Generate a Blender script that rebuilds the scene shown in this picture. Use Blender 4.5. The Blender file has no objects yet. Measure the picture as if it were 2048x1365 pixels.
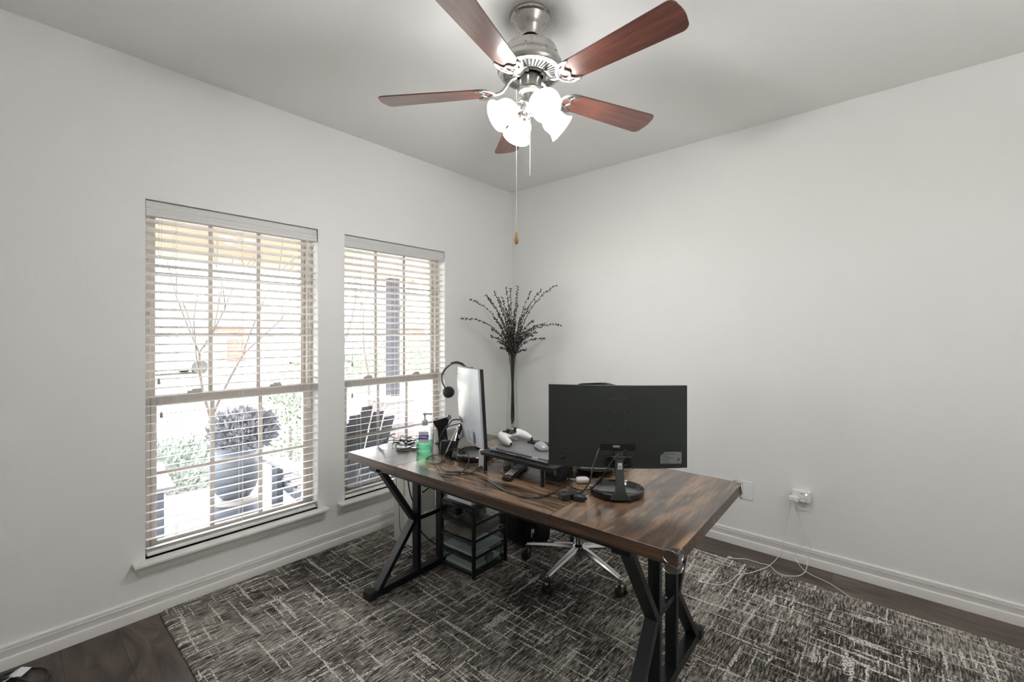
import bpy, bmesh, math, random
from mathutils import Vector, Matrix, Euler
sc = bpy.context.scene
COL = sc.collection
PI = math.pi
rad = math.radians
random.seed(7)

# ------------------------------------------------------------------ camera
cd = bpy.data.cameras.new('camera'); cam = bpy.data.objects.new('camera', cd); COL.objects.link(cam)
cam.location = (2.8095, -3.2121, 1.3942)
cam.rotation_euler = (PI/2, 0, rad(41.176))
cd.sensor_width = 36.0
cd.lens = 895.016/2048*36
cd.shift_y = -(682.5-668.53)/2048
cd.clip_start = 0.02; cd.clip_end = 500
sc.camera = cam
# ------------------------------------------------------------------ world: bright daylight sky
w = bpy.data.worlds.new('world'); sc.world = w; w.use_nodes = True
bg = w.node_tree.nodes['Background']
bg.inputs['Color'].default_value = (0.93, 0.96, 1.0, 1)
bg.inputs['Strength'].default_value = 8.5
# ------------------------------------------------------------------ view
sc.view_settings.view_transform = 'Standard'
sc.view_settings.look = 'None'
sc.view_settings.exposure = 1.0
sc.view_settings.gamma = 1.0
sc.view_settings.use_curve_mapping = False
LAMP = 13.0             # strength of the four lit glass shades of the fan
BULB = 2.35             # watts of light leaving each shade mouth
# fill uplight added to brighten the ceiling (lamp body is built further down)
FILL_WATTS = 16.0
fl_ = bpy.data.lights.new('fill_area','AREA'); fl_.shape = 'DISK'; fl_.energy = FILL_WATTS; fl_.size = .30; fl_.color = (1,.99,.98); fl_.spread = rad(150)
flo = bpy.data.objects.new('fill_area', fl_); COL.objects.link(flo); flo.location = (4.05,-2.1,1.775); flo.rotation_euler = (rad(180),0,0)
sc.cycles.max_bounces = 10
sc.cycles.diffuse_bounces = 8
sc.cycles.transparent_max_bounces = 16
sc.cycles.caustics_reflective = False
sc.cycles.caustics_refractive = False

# ------------------------------------------------------------------ helpers
class MB:
    """collects shapes into one mesh"""
    def __init__(self): self.bm = bmesh.new()
    def add(self, verts, faces, M=None, mi=0):
        vs = [self.bm.verts.new(M @ Vector(v) if M else v) for v in verts]
        out = []
        for f in faces:
            try:
                fc = self.bm.faces.new([vs[i] for i in f]); fc.material_index = mi; out.append(fc)
            except ValueError: pass
        return out
    def box(self, x0, x1, y0, y1, z0, z1, M=None, mi=0):
        v = [(x0,y0,z0),(x1,y0,z0),(x1,y1,z0),(x0,y1,z0),(x0,y0,z1),(x1,y0,z1),(x1,y1,z1),(x0,y1,z1)]
        self.add(v, [(0,3,2,1),(4,5,6,7),(0,1,5,4),(1,2,6,5),(2,3,7,6),(3,0,4,7)], M, mi); return self
    def cbox(self, c, s, M=None, mi=0):
        return self.box(c[0]-s[0]/2,c[0]+s[0]/2,c[1]-s[1]/2,c[1]+s[1]/2,c[2]-s[2]/2,c[2]+s[2]/2,M,mi)
    def lathe(self, prof, n=32, M=None, mi=0, cap=True):
        """prof: list of (r, z); closed around z"""
        verts = []; rings = []
        for r, z in prof:
            if r < 1e-6: rings.append([len(verts)]); verts.append((0,0,z))
            else:
                rings.append(list(range(len(verts), len(verts)+n)))
                verts += [(r*math.cos(2*PI*k/n), r*math.sin(2*PI*k/n), z) for k in range(n)]
        fs = []
        for a, b in zip(rings, rings[1:]):
            for k in range(n):
                k2 = (k+1) % n
                if len(a) == 1 and len(b) == 1: continue
                if len(a) == 1: fs.append((a[0], b[k], b[k2]))
                elif len(b) == 1: fs.append((a[k], a[k2], b[0]))
                else: fs.append((a[k], a[k2], b[k2], b[k]))
        if cap:
            if len(rings[0]) > 1: fs.append(tuple(rings[0]))
            if len(rings[-1]) > 1: fs.append(tuple(rings[-1]))
        self.add(verts, fs, M, mi); return self
    def cyl(self, p0, p1, r0, r1=None, n=16, mi=0):
        r1 = r0 if r1 is None else r1
        p0 = Vector(p0); p1 = Vector(p1); d = p1-p0
        M = Matrix.Translation(p0) @ d.to_track_quat('Z','Y').to_matrix().to_4x4()
        return self.lathe([(r0,0),(r1,d.length)], n, M, mi)
    def bar(self, p0, p1, wx, wy, up=(0,0,1), mi=0):
        """rectangular bar; wx across (perpendicular to up), wy along up"""
        p0 = Vector(p0); p1 = Vector(p1); d = (p1-p0); L = d.length; z = d.normalized()
        y = Vector(up); y = (y - z*y.dot(z)).normalized(); x = y.cross(z)
        M = Matrix.Translation(p0) @ Matrix((x,y,z)).transposed().to_4x4()
        return self.box(-wx/2,wx/2,-wy/2,wy/2,0,L,M,mi)
    def tube(self, pts, r, n=8, mi=0, smooth=True, closed=False, radii=None, flat=1.0):
        P = spline(pts, 6, closed) if smooth else [Vector(p) for p in pts]
        m = len(P); verts = []; up = None
        for i, p in enumerate(P):
            t = (P[min(i+1,m-1)] - P[max(i-1,0)]) if not closed else (P[(i+1)%m]-P[i-1])
            if t.length < 1e-9: t = Vector((0,0,1))
            t.normalize()
            if up is None:
                up = t.orthogonal().normalized() if abs(t.z) > .95 else Vector((0,0,1))
            u = up - t*up.dot(t)
            if u.length < 1e-4: u = t.orthogonal()
            u.normalize(); up = u; v = t.cross(u)
            rr = r if radii is None else radii(i/(m-1))
            for k in range(n):
                a = 2*PI*k/n
                verts.append(p + u*math.cos(a)*rr*flat + v*math.sin(a)*rr)
        fs = []
        for i in range(m-1 if not closed else m):
            j = (i+1) % m
            for k in range(n):
                k2 = (k+1) % n
                fs.append((i*n+k, i*n+k2, j*n+k2, j*n+k))
        if not closed: fs += [tuple(range(n))[::-1], tuple(range((m-1)*n, m*n))]
        self.add(verts, fs, None, mi); return self
    def prism(self, pts, z0, z1, M=None, mi=0):
        """extrude a 2D outline (x,y) between z0 and z1"""
        n = len(pts)
        v = [(x,y,z0) for x,y in pts] + [(x,y,z1) for x,y in pts]
        fs = [tuple(range(n))[::-1], tuple(range(n,2*n))] + [(i,(i+1)%n,n+(i+1)%n,n+i) for i in range(n)]
        self.add(v, fs, M, mi); return self
    def loft(self, rings, M=None, mi=0, cap=True):
        n = len(rings[0]); v = [p for r in rings for p in r]; fs = []
        for i in range(len(rings)-1):
            for k in range(n):
                k2 = (k+1)%n; fs.append((i*n+k,i*n+k2,(i+1)*n+k2,(i+1)*n+k))
        if cap: fs += [tuple(range(n))[::-1], tuple(range((len(rings)-1)*n, len(rings)*n))]
        self.add(v, fs, M, mi); return self
    def build(self, name, mat, parent=None, loc=None, rot=None, bevel=0, sub=0, smooth=40, seg=2):
        bmesh.ops.recalc_face_normals(self.bm, faces=self.bm.faces[:])
        me = bpy.data.meshes.new(name); self.bm.to_mesh(me); self.bm.free()
        for m in (mat if isinstance(mat, (list, tuple)) else [mat]): me.materials.append(m)
        if smooth:
            me.polygons.foreach_set('use_smooth', [True]*len(me.polygons))
            me.set_sharp_from_angle(angle=rad(smooth))
        o = bpy.data.objects.new(name, me); COL.objects.link(o)
        if parent: o.parent = parent
        if loc is not None: o.location = loc
        if rot is not None: o.rotation_euler = rot
        if bevel:
            b = o.modifiers.new('bevel','BEVEL'); b.width = bevel; b.segments = seg; b.limit_method = 'ANGLE'; b.angle_limit = rad(35)
        if sub:
            s = o.modifiers.new('sub','SUBSURF'); s.levels = sub; s.render_levels = sub
        return o

def spline(pts, k, closed=False):
    P = [Vector(p) for p in pts]; n = len(P); out = []
    rng = range(n) if closed else range(n-1)
    for i in rng:
        if closed: a,b,c,d = P[i-1],P[i],P[(i+1)%n],P[(i+2)%n]
        else: a,b,c,d = P[max(i-1,0)],P[i],P[i+1],P[min(i+2,n-1)]
        for j in range(k):
            t = j/k
            out.append(0.5*((2*b)+(c-a)*t+(2*a-5*b+4*c-d)*t*t+(3*b-a-3*c+d)*t**3))
    if not closed: out.append(P[-1])
    return out

def thing(name, label, cat, loc=(0,0,0), rz=0, group=None):
    o = bpy.data.objects.new(name, None); COL.objects.link(o); o.empty_display_size = .05
    o.location = loc; o.rotation_euler = (0,0,rz); o['label'] = label; o['category'] = cat
    if group: o['group'] = group
    return o
def tag(o, label, cat, group=None, kind=None):
    o['label'] = label; o['category'] = cat
    if group: o['group'] = group
    if kind: o['kind'] = kind
    return o
def struct(o): o['kind'] = 'structure'; return o
def copy_tree(o, parent=None):
    c = o.copy(); COL.objects.link(c)
    if parent: c.parent = parent
    for ch in list(o.children): copy_tree(ch, c)
    return c
def text(name, body, size, mat, parent, M, ext=0.0004, align='CENTER', bold=0):
    cu = bpy.data.curves.new(name, 'FONT'); cu.body = body; cu.size = size; cu.extrude = ext
    cu.align_x = align; cu.align_y = 'CENTER'; cu.offset = bold
    t = bpy.data.objects.new(name, cu); COL.objects.link(t)
    bpy.context.view_layer.update()
    me = bpy.data.meshes.new_from_object(t); bpy.data.objects.remove(t)
    me.transform(M); me.materials.clear(); me.materials.append(mat)
    o = bpy.data.objects.new(name, me); COL.objects.link(o); o.parent = parent
    return o

# ------------------------------------------------------------------ materials
def mat(name, col, rough=.5, metal=0, spec=.5, emit=None, coat=0, bump=None, alpha=None, trans=0, ior=1.45, aniso=0):
    m = bpy.data.materials.new(name); m.use_nodes = True
    nt = m.node_tree; b = nt.nodes['Principled BSDF']
    b.inputs['Base Color'].default_value = (*col, 1)
    b.inputs['Roughness'].default_value = rough; b.inputs['Metallic'].default_value = metal
    b.inputs['Specular IOR Level'].default_value = spec
    b.inputs['Coat Weight'].default_value = coat
    b.inputs['Transmission Weight'].default_value = trans; b.inputs['IOR'].default_value = ior
    if aniso: b.inputs['Anisotropic'].default_value = aniso
    if emit:
        b.inputs['Emission Color'].default_value = (*emit[0],1); b.inputs['Emission Strength'].default_value = emit[1]
    # a little procedural variation everywhere
    n = nt.nodes.new('ShaderNodeTexNoise'); n.inputs['Scale'].default_value = bump[0] if bump else 30
    n.inputs['Detail'].default_value = 4
    tc = nt.nodes.new('ShaderNodeTexCoord'); nt.links.new(tc.outputs['Object'], n.inputs['Vector'])
    if bump:
        bp = nt.nodes.new('ShaderNodeBump'); bp.inputs['Strength'].default_value = bump[1]; bp.inputs['Distance'].default_value = bump[2]
        nt.links.new(n.outputs['Fac'], bp.inputs['Height']); nt.links.new(bp.outputs['Normal'], b.inputs['Normal'])
    else:
        mr = nt.nodes.new('ShaderNodeMapRange'); mr.inputs['To Min'].default_value = max(0,rough-.04); mr.inputs['To Max'].default_value = min(1,rough+.04)
        nt.links.new(n.outputs['Fac'], mr.inputs['Value']); nt.links.new(mr.outputs['Result'], b.inputs['Roughness'])
    return m
def N(nt, t, **kw):
    n = nt.nodes.new(t)
    for k, v in kw.items():
        if k in n.inputs: n.inputs[k].default_value = v
        else: setattr(n, k, v)
    return n
def ramp(nt, stops, interp='LINEAR'):
    r = nt.nodes.new('ShaderNodeValToRGB'); cr = r.color_ramp; cr.interpolation = interp
    while len(cr.elements) < len(stops): cr.elements.new(.5)
    for e, (p, c) in zip(cr.elements, stops): e.position = p; e.color = (*c, 1)
    return r
def glass(name, tint=(1,1,1), refl=.9, rough=.02, base=.0):
    """thin clear sheet: passes light straight through, mirrors by angle"""
    m = bpy.data.materials.new(name); m.use_nodes = True; nt = m.node_tree; nt.nodes.clear()
    out = N(nt,'ShaderNodeOutputMaterial'); mx = N(nt,'ShaderNodeMixShader'); t = N(nt,'ShaderNodeBsdfTransparent')
    g = N(nt,'ShaderNodeBsdfGlossy'); g.inputs['Roughness'].default_value = rough
    t.inputs['Color'].default_value = (*tint,1)
    lw = N(nt,'ShaderNodeLayerWeight'); pw = N(nt,'ShaderNodeMath', operation='POWER'); pw.inputs[1].default_value = 4.0
    nt.links.new(lw.outputs['Facing'], pw.inputs[0]); lw.inputs['Blend'].default_value = .5
    mu = N(nt,'ShaderNodeMath'); mu.operation = 'MULTIPLY_ADD'; mu.inputs[1].default_value = refl; mu.inputs[2].default_value = base+.04*refl
    nt.links.new(pw.outputs[0], mu.inputs[0]); nt.links.new(mu.outputs[0], mx.inputs[0])
    nt.links.new(t.outputs[0], mx.inputs[1]); nt.links.new(g.outputs[0], mx.inputs[2]); nt.links.new(mx.outputs[0], out.inputs[0])
    return m

M = {}
M['wall'] = mat('wall_paint', (.775,.775,.765), .85, spec=.2, bump=(140, .12, .004))
M['ceiling'] = mat('ceiling_paint', (.83,.83,.815), .9, spec=.1, bump=(160, .08, .003))
M['trim'] = mat('trim_paint', (.76,.75,.73), .45)
M['vinyl'] = mat('almond_vinyl', (.50,.465,.42), .5)
M['muntin'] = mat('muntin', (.42,.38,.34), .5)
M['blind'] = mat('blind_white', (.84,.83,.82), .45)
M['valance'] = mat('valance', (.62,.62,.61), .5)
M['cord'] = mat('blind_cord', (.75,.73,.70), .8)
M['pane'] = glass('window_pane', refl=.8)
M['black'] = mat('black_plastic', (.018,.019,.019), .38)
M['blackgloss'] = mat('gloss_black', (.008,.010,.010), .12, coat=.5)
M['monitor'] = mat('monitor_back', (.026,.031,.028), .42)
M['silver'] = mat('silver_plastic', (.50,.52,.57), .32, metal=.2)
M['metalblack'] = mat('black_steel', (.007,.009,.010), .34, spec=.45)
M['chrome'] = mat('chrome', (.52,.52,.52), .13, metal=1)
M['nickel'] = mat('brushed_nickel', (.46,.445,.42), .28, metal=1, aniso=.5)
M['nickel2'] = mat('polished_nickel', (.42,.415,.40), .30, metal=1)
M['white'] = mat('white_plastic', (.80,.80,.79), .4)
M['whitecase'] = mat('white_case', (.66,.65,.61), .4)
M['paper'] = mat('paper', (.78,.79,.84), .8)
M['paper2'] = mat('paper_brown', (.32,.26,.22), .8)
M['rubber'] = mat('rubber', (.012,.012,.012), .6)
M['cable'] = mat('black_cable', (.022,.022,.022), .32)
M['whitecable'] = mat('white_cable', (.74,.72,.70), .45)
M['orange'] = mat('brown_cable', (.38,.17,.12), .5)
M['fabric'] = mat('black_fabric', (.006,.006,.006), .85, bump=(300,.4,.002))
M['chairfabric'] = mat('chair_mesh', (.03,.03,.032), .7, bump=(400,.5,.002))
M['grey'] = mat('grey_label', (.20,.22,.22), .5)
M['greydark'] = mat('dark_print', (.06,.065,.065), .5)
M['screw'] = mat('screw_hole', (.004,.004,.004), .6)
M['laptop'] = mat('laptop_shell', (.36,.36,.37), .3, metal=.6)
M['dark'] = mat('dark_screen', (.01,.01,.012), .15)
M['woodfob'] = mat('oak_fob', (.42,.21,.07), .5)
M['brass'] = mat('brass', (.6,.45,.2), .3, metal=1)
M['slot'] = mat('slot_dark', (.01,.01,.01), .7)
M['smoke'] = glass('smoked_plastic', tint=(.86,.90,.89), refl=.9, rough=.08, base=.03)
M['clear'] = glass('clear_plastic', tint=(.90,.92,.91), refl=1.3, rough=.06, base=.05)
M['vaseglass'] = glass('vase_glass', tint=(.955,.975,.965), refl=.7, rough=.03, base=.0)
M['guard'] = glass('corner_guard', tint=(.80,.80,.78), refl=1.8, rough=.08, base=.20)
M['gelgreen'] = glass('green_gel', tint=(.50,.90,.68), refl=.5, rough=.2, base=.05)
M['stem'] = mat('branch_bark', (.035,.028,.024), .7)
M['bud'] = mat('catkin', (.16,.15,.14), .85)
M['purple'] = mat('label_purple', (.09,.06,.33), .5)
M['labelwhite'] = mat('label_white', (.62,.64,.70), .6)
M['red'] = mat('red_button', (.55,.03,.03), .5)
M['button'] = mat('grey_button', (.72,.78,.76), .5)
M['led'] = mat('blue_white_led', (.6,.6,1), .5, emit=((.75,.72,1), 4))
M['shade'] = mat('lit_frosted_glass', (.9,.9,.88), .4, emit=((1,.992,.98), LAMP))
# wood blade
def wood(name, c1, c2, c3, scale, axis='x', rough=.3, coat=.3, seed=0.0, contrast=(.30,.52,.72), coord='Object'):
    m = bpy.data.materials.new(name); m.use_nodes = True; nt = m.node_tree; b = nt.nodes['Principled BSDF']
    tc = N(nt,'ShaderNodeTexCoord'); mp = N(nt,'ShaderNodeMapping')
    mp.inputs['Location'].default_value = (seed,seed*.7,seed*.3)
    L, S = scale
    mp.inputs['Scale'].default_value = (L,S,S) if axis=='x' else (S,L,S)
    nt.links.new(tc.outputs[coord], mp.inputs['Vector'])
    n1 = N(nt,'ShaderNodeTexNoise', Scale=1.0, Detail=8.0, Roughness=.62, Distortion=.7)
    n2 = N(nt,'ShaderNodeTexNoise', Scale=4.5, Detail=6.0, Roughness=.7, Distortion=.2)
    nt.links.new(mp.outputs[0], n1.inputs['Vector']); nt.links.new(mp.outputs[0], n2.inputs['Vector'])
    mx = N(nt,'ShaderNodeMath', operation='MULTIPLY_ADD'); mx.inputs[1].default_value = .38
    nt.links.new(n2.outputs['Fac'], mx.inputs[0]); 
    m2 = N(nt,'ShaderNodeMath', operation='MULTIPLY'); m2.inputs[1].default_value = .72
    nt.links.new(n1.outputs['Fac'], m2.inputs[0]); nt.links.new(m2.outputs[0], mx.inputs[2])
    r = ramp(nt, [(contrast[0],c1),(contrast[1],c2),(contrast[2],c3)])
    nt.links.new(mx.outputs[0], r.inputs[0]); nt.links.new(r.outputs[0], b.inputs['Base Color'])
    b.inputs['Roughness'].default_value = rough; b.inputs['Coat Weight'].default_value = coat; b.inputs['Coat Roughness'].default_value = .18
    return m
M['blade'] = wood('mahogany', (.030,.011,.009), (.105,.036,.025), (.19,.070,.045), (2.2,26), rough=.34, coat=.7)
M['bladeedge'] = mat('blade_edge', (.05,.02,.014), .4)
DARKW, MIDW, TANW = (.016,.012,.010), (.082,.055,.039), (.36,.215,.12)
M['deskmid'] = wood('desk_planks_long', DARKW, MIDW, TANW, (1.8,17), 'x', .26, .4, 3.1, (.38,.51,.67))
M['deskend'] = wood('desk_planks_cross', DARKW, MIDW, TANW, (1.6,13), 'y', .28, .4, 9.4, (.36,.50,.68))
M['deskend2'] = wood('desk_planks_cross_dark', DARKW, (.060,.042,.032), (.22,.13,.08), (1.6,13), 'y', .28, .4, 1.4, (.40,.55,.75))
M['deskedge'] = wood('desk_edge', (.016,.010,.008), (.050,.030,.020), (.17,.085,.040), (1.5,40), 'x', .4, .2, 5.0, (.36,.52,.70))

def floor_mat():
    m = bpy.data.materials.new('laminate_floor'); m.use_nodes = True; nt = m.node_tree; b = nt.nodes['Principled BSDF']
    tc = N(nt,'ShaderNodeTexCoord')
    br = N(nt,'ShaderNodeTexBrick', Scale=1.0); br.offset = .37
    br.inputs['Brick Width'].default_value = 1.25; br.inputs['Row Height'].default_value = .19
    br.inputs['Mortar Size'].default_value = .0018; br.inputs['Color1'].default_value = (.62,.62,.62,1); br.inputs['Color2'].default_value = (1,1,1,1)
    br.inputs['Mortar'].default_value = (.25,.25,.25,1)
    nt.links.new(tc.outputs['Object'], br.inputs['Vector'])
    mp = N(nt,'ShaderNodeMapping'); mp.inputs['Scale'].default_value = (1.6,7,1); nt.links.new(tc.outputs['Object'], mp.inputs[0])
    n1 = N(nt,'ShaderNodeTexNoise', Scale=1.6, Detail=8.0, Roughness=.6, Distortion=1.2); nt.links.new(mp.outputs[0], n1.inputs['Vector'])
    r = ramp(nt, [(.28,(.030,.024,.021)),(.5,(.105,.078,.062)),(.72,(.19,.14,.11))])
    nt.links.new(n1.outputs['Fac'], r.inputs[0])
    mx = N(nt,'ShaderNodeMix', data_type='RGBA', blend_type='MULTIPLY'); mx.inputs[0].default_value = 1
    nt.links.new(r.outputs[0], mx.inputs[6]); nt.links.new(br.outputs['Color'], mx.inputs[7]); nt.links.new(mx.outputs[2], b.inputs['Base Color'])
    b.inputs['Roughness'].default_value = .42
    return m
def rug_mat():
    m = bpy.data.materials.new('woven_rug'); m.use_nodes = True; nt = m.node_tree; b = nt.nodes['Principled BSDF']
    L = nt.links; tc = N(nt,'ShaderNodeTexCoord')
    nd = N(nt,'ShaderNodeTexNoise', Scale=55.0, Detail=2.0); L.new(tc.outputs['Object'], nd.inputs['Vector'])
    sub = N(nt,'ShaderNodeVectorMath', operation='SUBTRACT'); sub.inputs[1].default_value = (.5,.5,.5); L.new(nd.outputs['Color'], sub.inputs[0])
    sc_ = N(nt,'ShaderNodeVectorMath', operation='SCALE'); sc_.inputs['Scale'].default_value = .012; L.new(sub.outputs[0], sc_.inputs[0])
    ad = N(nt,'ShaderNodeVectorMath', operation='ADD'); L.new(tc.outputs['Object'], ad.inputs[0]); L.new(sc_.outputs[0], ad.inputs[1])
    def lay(scale, loc=(0,0,0), detail=2, rough=.5):
        mp = N(nt,'ShaderNodeMapping'); mp.inputs['Scale'].default_value = scale; mp.inputs['Location'].default_value = loc
        L.new(ad.outputs[0], mp.inputs[0])
        n = N(nt,'ShaderNodeTexNoise', Scale=1.0, Detail=float(detail), Roughness=rough); L.new(mp.outputs[0], n.inputs['Vector']); return n.outputs['Fac']
    # base: fine pile running across the room, blotches of lighter wool
    fine = lay((150,17,1), detail=3, rough=.6); big = lay((1.3,1.1,1),(3,1,0), 3); mid = lay((9,5,1),(5,2,0),3)
    a1 = N(nt,'ShaderNodeMath', operation='MULTIPLY_ADD'); a1.inputs[1].default_value = 1.25; L.new(fine, a1.inputs[0])
    a2 = N(nt,'ShaderNodeMath', operation='MULTIPLY'); a2.inputs[1].default_value = .55; L.new(big, a2.inputs[0]); L.new(a2.outputs[0], a1.inputs[2])
    a3 = N(nt,'ShaderNodeMath', operation='MULTIPLY_ADD'); a3.inputs[1].default_value = .35; L.new(mid, a3.inputs[0]); L.new(a1.outputs[0], a3.inputs[2])
    nm = N(nt,'ShaderNodeMath', operation='MULTIPLY'); nm.inputs[1].default_value = 1/2.15; L.new(a3.outputs[0], nm.inputs[0])
    r = ramp(nt, [(.425,(.030,.027,.024)),(.495,(.128,.117,.102)),(.575,(.38,.35,.31))])
    L.new(nm.outputs[0], r.inputs[0])
    def line(scale, loc, thr, wid=.02):
        f = lay(scale, loc, 1, .4)
        mr = N(nt,'ShaderNodeMapRange'); mr.inputs['From Min'].default_value = thr; mr.inputs['From Max'].default_value = thr+wid; L.new(f, mr.inputs['Value']); return mr.outputs[0]
    ls = [line((50,2.8,1),(0,0,0),.64), line((2.8,52,1),(7,3,0),.635), line((95,5,1),(2,9,0),.68), line((5,95,1),(1,4,0),.68), line((24,1.6,1),(6,6,0),.735), line((38,11,1),(9,2,0),.73)]
    cur = ls[0]
    for x in ls[1:]:
        mxm = N(nt,'ShaderNodeMath', operation='MAXIMUM'); L.new(cur, mxm.inputs[0]); L.new(x, mxm.inputs[1]); cur = mxm.outputs[0]
    # strands broken by fine pile
    br = N(nt,'ShaderNodeMapRange'); br.inputs['From Min'].default_value = .42; br.inputs['From Max'].default_value = .50; L.new(lay((120,120,1),(4,4,0),2), br.inputs['Value'])
    mu = N(nt,'ShaderNodeMath', operation='MULTIPLY'); L.new(cur, mu.inputs[0]); L.new(br.outputs[0], mu.inputs[1])
    mx = N(nt,'ShaderNodeMix', data_type='RGBA'); L.new(mu.outputs[0], mx.inputs[0]); L.new(r.outputs[0], mx.inputs[6]); mx.inputs[7].default_value = (.66,.635,.58,1)
    L.new(mx.outputs[2], b.inputs['Base Color']); b.inputs['Roughness'].default_value = .95; b.inputs['Specular IOR Level'].default_value = .1
    bp = N(nt,'ShaderNodeBump', Strength=.5, Distance=.003); L.new(a3.outputs[0], bp.inputs['Height']); L.new(bp.outputs[0], b.inputs['Normal'])
    return m
M['floor'] = floor_mat(); M['rug'] = rug_mat()
def brick_mat(name, c1, c2, mortar, scale=1.0):
    m = bpy.data.materials.new(name); m.use_nodes = True; nt = m.node_tree; b = nt.nodes['Principled BSDF']
    tc = N(nt,'ShaderNodeTexCoord'); mp = N(nt,'ShaderNodeMapping'); mp.inputs['Rotation'].default_value = (PI/2,0,PI/4)
    nt.links.new(tc.outputs['Object'], mp.inputs[0])
    br = N(nt,'ShaderNodeTexBrick', Scale=1.0); br.inputs['Brick Width'].default_value = .2*scale; br.inputs['Row Height'].default_value = .075*scale
    br.inputs['Mortar Size'].default_value = .008*scale
    br.inputs['Color1'].default_value = (*c1,1); br.inputs['Color2'].default_value = (*c2,1); br.inputs['Mortar'].default_value = (*mortar,1)
    nt.links.new(mp.outputs[0], br.inputs['Vector']); nt.links.new(br.outputs['Color'], b.inputs['Base Color']); b.inputs['Roughness'].default_value = .9
    return m
M['brick'] = brick_mat('house_brick', (.16,.045,.035), (.20,.07,.05), (.22,.16,.14))
M['column'] = brick_mat('column_stone', (.13,.12,.12), (.19,.16,.15), (.30,.28,.27))
def leaf_mat(name, c1, c2, s=20):
    m = bpy.data.materials.new(name); m.use_nodes = True; nt = m.node_tree; b = nt.nodes['Principled BSDF']
    tc = N(nt,'ShaderNodeTexCoord'); n = N(nt,'ShaderNodeTexNoise', Scale=float(s), Detail=4.0); nt.links.new(tc.outputs['Object'], n.inputs['Vector'])
    r = ramp(nt, [(.35,c1),(.65,c2)]); nt.links.new(n.outputs['Fac'], r.inputs[0]); nt.links.new(r.outputs[0], b.inputs['Base Color']); b.inputs['Roughness'].default_value = .8
    return m
M['hedge'] = leaf_mat('groundcover', (.10,.13,.10), (.32,.36,.32))
M['lavender'] = leaf_mat('lavender', (.18,.20,.22), (.38,.38,.44))
M['bushleaf'] = leaf_mat('shrub_leaf', (.09,.13,.08), (.22,.27,.19))
M['lawn'] = leaf_mat('dry_lawn', (.42,.40,.30), (.55,.52,.42), 6)
M['concrete'] = mat('concrete', (.20,.20,.215), .9, bump=(40,.3,.004))
M['mulch'] = mat('mulch', (.16,.14,.13), .95, bump=(60,.8,.02))
M['porchpaint'] = mat('porch_paint', (.30,.22,.155), .8)
M['beam'] = mat('porch_beam', (.46,.34,.24), .8)
M['post'] = mat('porch_post', (.035,.035,.042), .8)
M['cap'] = mat('stone_cap', (.48,.46,.44), .8)
M['bark'] = mat('bare_bark', (.17,.14,.12), .9, bump=(50,.7,.01))
M['pot'] = mat('blue_grey_pot', (.13,.15,.18), .5)
M['chairplastic'] = mat('grey_porch_chair', (.10,.115,.14), .5)
M['tablepale'] = mat('pale_slats', (.26,.26,.28), .6)
M['roof'] = mat('shingle_roof', (.25,.22,.21), .9)
M['tan'] = mat('tan_siding', (.45,.32,.20), .8)
M['carpaint'] = mat('silver_car', (.5,.52,.55), .25, metal=.4)
M['tyre'] = mat('tyre', (.03,.03,.03), .8)

# ================================================================== ROOM
H = 2.74; RX = 4.45; RY = -4.15; TH = .16
WIN = [(-2.742,-1.878), (-1.698,-.830)]; WZ0, WZ1 = .283, 2.063
mb = MB()
ys = [RY-TH, WIN[0][0], WIN[0][1], WIN[1][0], WIN[1][1], TH]
for i in range(5):
    if i in (1,3):
        mb.box(-TH,0,ys[i],ys[i+1],0,WZ0); mb.box(-TH,0,ys[i],ys[i+1],WZ1,H)
    else: mb.box(-TH,0,ys[i],ys[i+1],0,H)
struct(mb.build('wall_left', M['wall'], smooth=0))
struct(MB().box(-TH,RX+TH,0,TH,0,H).build('wall_right', M['wall'], smooth=0))
# wall behind the camera with a wide cased opening to the bright hall, wall beyond
mb = MB(); D0, D1, DZ = 1.1, 2.9, 2.1
mb.box(-TH,D0,RY-TH,RY,0,H).box(D1,RX+TH,RY-TH,RY,0,H).box(D0,D1,RY-TH,RY,DZ,H)
struct(mb.build('wall_back', M['wall'], smooth=0))
dr = struct(MB().box(D0,D1,RY-TH+.04,RY-TH+.08,0,DZ).build('door_1', M['trim'], smooth=0))
for q0 in (D0+.12,(D0+D1)/2+.10):
    for z0_,z1_ in ((.25,.95),(1.10,1.95)): MB().box(q0,q0+.68,RY-TH+.08,RY-TH+.088,z0_,z1_).build('door_panel', M['trim'], dr, bevel=.004)

struct(MB().box(RX,RX+TH,RY,0,0,H).build('wall_front', M['wall'], smooth=0))
struct(MB().box(-TH,RX+TH,RY-TH,TH,-.1,0).build('floor', M['floor'], smooth=0))
struct(MB().box(-TH,RX+TH,RY-TH,TH,H,H+.1).build('ceiling', M['ceiling'], smooth=0))
# baseboards: moulded profile (depth, height)
BP = [(0,0),(.013,0),(.013,.040),(.0115,.046),(.006,.050),(.0075,.070),(.011,.083),(.0085,.086),(.0115,.090),(.0105,.099),(.004,.104),(0,.104)]
def baseboard(name, p0, p1, nrm):
    p0 = Vector(p0); p1 = Vector(p1); nrm = Vector(nrm); n = len(BP)
    v = [p0+nrm*a+Vector((0,0,h)) for a,h in BP] + [p1+nrm*a+Vector((0,0,h)) for a,h in BP]
    mb = MB(); mb.add(v, [tuple(range(n)), tuple(range(n,2*n))] + [(i,(i+1)%n,n+(i+1)%n,n+i) for i in range(n)])
    return struct(mb.build(name, M['trim'], smooth=25))
baseboard('baseboard_left', (0,RY,0), (0,0,0), (1,0,0))
baseboard('baseboard_right', (0,0,0), (RX,0,0), (0,-1,0))
baseboard('baseboard_front', (RX,RY,0), (RX,0,0), (-1,0,0))
baseboard('baseboard_back', (0,RY,0), (D0-.07,RY,0), (0,1,0))
mb = MB()
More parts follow.
